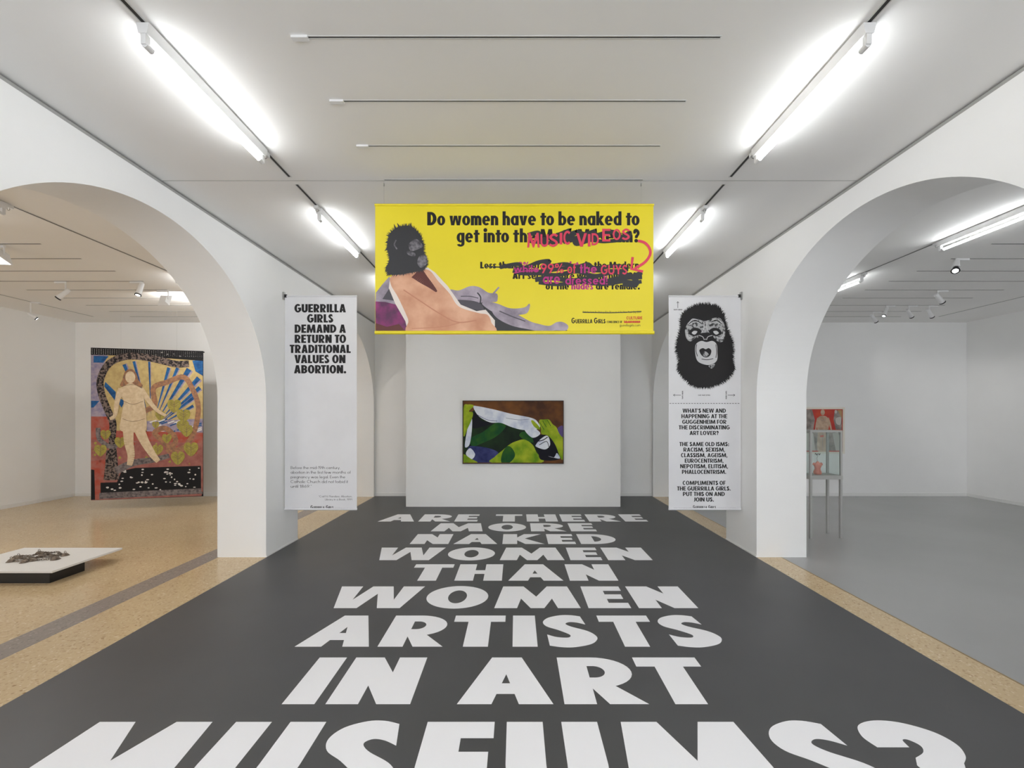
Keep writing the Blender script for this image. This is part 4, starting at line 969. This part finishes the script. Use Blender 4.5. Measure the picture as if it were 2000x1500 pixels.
# ------------------------------------------------------------------ spotlights
def spot(x, y, aim, label, drop=.10, L=.13, r=.034, power=60, adapter=1, split=False, lit=True, group='ceiling spotlights'):
    t = thing('spotlight', label, 'spotlight', (x, y, CZ), group)
    b = MB(); z1 = CZ-.009
    b.box(min(x, x+adapter*.17), max(x, x+adapter*.17), y-.014, y+.014, z1-.026, z1, M_LAMPW); b.build('track_adapter', t)
    j = Vector((x, y, z1-.026-drop)); d = Vector(aim).normalized()
    b = MB(); b.sweep([(x, y, z1), (x, y, z1-.03)], .014, M_LAMPW, 12); b.sweep([(x, y, z1-.03), j], .009, M_LAMPW, 10); b.build('arm', t, True)
    h0 = j-d*L*.35; h1 = j+d*L*.65
    b = MB(); b.sweep([h0, h0+d*.012, h0+d*L*.55, h1-d*.004], [r*.55, r*.78, r*.85, r], M_LAMPW, 20); b.build('head', t, True)
    e = h1
    if split:
        b = MB(); b.sweep([h1, h1+d*.02], r*.7, M_BLACK, 16); b.sweep([h1+d*.02, h1+d*.055], r*.35, M_LAMPW, 12); b.build('barrel', t, True); e = h1+d*.055
    b = MB(); b.sweep([e, e+d*.014], [r*1.02, r*1.08], M_BLACK, 22); b.build('rim', t, True)
    b = MB(); b.sweep([e+d*.0145, e+d*.016], [r*.72, r*.7], M_LENS if lit else M_TUBE_OFF, 20); b.build('lens', t)
    if power and lit:
        ld = bpy.data.lights.new('spot_beam', 'SPOT'); ld.energy = power*SPOT; ld.spot_size = math.radians(62); ld.spot_blend = .8; ld.shadow_soft_size = .03
        ld.color = (1, .985, .96)
        lo = bpy.data.objects.new('spot_beam', ld); COL.objects.link(lo); lo.parent = t
        lo.location = e+d*.03-Vector(t.location); lo.rotation_euler = d.to_track_quat('-Z', 'Y').to_euler()
spot(at(128, 0, 6.72).x, 6.72, (-.75, -.25, -.85), 'white spotlight in the left room aimed down to the left', drop=.15, L=.2, r=.04, adapter=-1)
spot(at(275, 0, 6.72).x, 6.72, (0, -.35, -1), 'white spotlight in the left room with a glaring lens, near the arch', drop=.06, L=.22, adapter=-1, r=.042)
spot(-9.27, 7.92, (.6, .7, -.7), 'spotlight hanging low on the track along the left room\'s side wall', drop=.22, L=.13)
spot(at(1868, 0, 5.74).x, 5.74, (-.55, -.45, -.75), 'large white spotlight with black ringed lens, high in the right arch', drop=.03, L=.2, r=.044, split=True)
spot(at(1832, 0, 7.18).x, 7.18, (.75, .2, -.6), 'white spotlight pointing right, alone on its track in the right room', drop=.09, L=.2, r=.042)
spot(at(1731, 0, 8.17).x, 8.17, (-.45, -.1, -.9), 'left one of three small spotlights in a row, pointing down-left', drop=.06, L=.19, r=.036)
spot(at(1775, 0, 8.17).x, 8.17, (.7, .3, -.62), 'middle one of three small spotlights in a row, right room', drop=.1, L=.2, r=.036)
spot(at(1815, 0, 8.17).x, 8.17, (.7, .3, -.62), 'right one of three small spotlights in a row, right room', drop=.1, L=.2, r=.036)
spot(at(1705, 0, 8.64).x, 8.64, (.75, .3, -.6), 'small spotlight lowest and farthest left among those in the right room', drop=.09, L=.2, r=.036)

def flood(x, y, w_, h_, label, face=(0, -1), power=80, tilt=.9, yaw=0, drop=.1, lit=True):
    t = thing('floodlight', label, 'floodlight', (x, y, CZ), 'square floodlights')
    b = MB(); z1 = CZ-.009
    b.box(x-.17, x+.02, y-.014, y+.014, z1-.03, z1, M_LAMPW); b.build('track_adapter', t)
    R = Matrix.Rotation(yaw, 3, 'Z') @ Matrix.Rotation(tilt, 3, 'X'); j = Vector((x-.06, y, z1-.03-drop))
    b = MB(); b.sweep([(x+.012, y, z1-.02), (x+.012, y, z1-.03-drop)], .009, M_LAMPW, 8); b.sweep([(x+.012, y, z1-.03-drop), tuple(j)], .008, M_LAMPW, 8); b.build('arm', t, True)
    b = MB(); s = w_/2; dpt = h_
    c8 = [R @ Vector(v) + j for v in ((-s*.55,-s*.55,dpt*.5),(s*.55,-s*.55,dpt*.5),(s*.55,s*.55,dpt*.5),(-s*.55,s*.55,dpt*.5))]
    o8 = [R @ Vector(v) + j for v in ((-s,-s,-dpt*.5),(s,-s,-dpt*.5),(s,s,-dpt*.5),(-s,s,-dpt*.5))]
    b.face(c8, M_LAMPW)
    for k_ in range(4): b.face([o8[k_], o8[(k_+1) % 4], c8[(k_+1) % 4], c8[k_]], M_LAMPW)
    i8 = [R @ Vector(v) + j for v in ((-s*.86,-s*.86,-dpt*.5),(s*.86,-s*.86,-dpt*.5),(s*.86,s*.86,-dpt*.5),(-s*.86,s*.86,-dpt*.5))]
    for k_ in range(4): b.face([o8[k_], i8[k_], i8[(k_+1) % 4], o8[(k_+1) % 4]], M_LAMPW)
    b.build('head', t)
    b = MB(); k8 = [R @ Vector(v) + j for v in ((-s*.86,-s*.86,-dpt*.42),(s*.86,-s*.86,-dpt*.42),(s*.86,s*.86,-dpt*.42),(-s*.86,s*.86,-dpt*.42))]
    b.face(k8, M_LENS if lit else M_TUBE_OFF); b.build('lens', t)
    if lit:
        d = R @ Vector((0, 0, -1))
        ld = bpy.data.lights.new('flood_beam', 'AREA'); ld.energy = power*SPOT; ld.size = w_*.8; ld.color = (1, .98, .95)
        lo = bpy.data.objects.new('flood_beam', ld); COL.objects.link(lo); lo.parent = t
        lo.location = j+d*(dpt*.5+.012)-Vector(t.location); lo.rotation_euler = d.to_track_quat('-Z', 'Y').to_euler()
flood(at(327, 0, 7.18).x, 7.18, .2, .05, 'square white floodlight seen from behind, near the left arch', tilt=1.25, drop=.13, power=110)
flood(at(6, 0, 5.30).x, 5.30, .2, .13, 'square floodlight with bright open front, at the photo\'s left edge', tilt=-.35, yaw=.15, drop=.1, power=140)
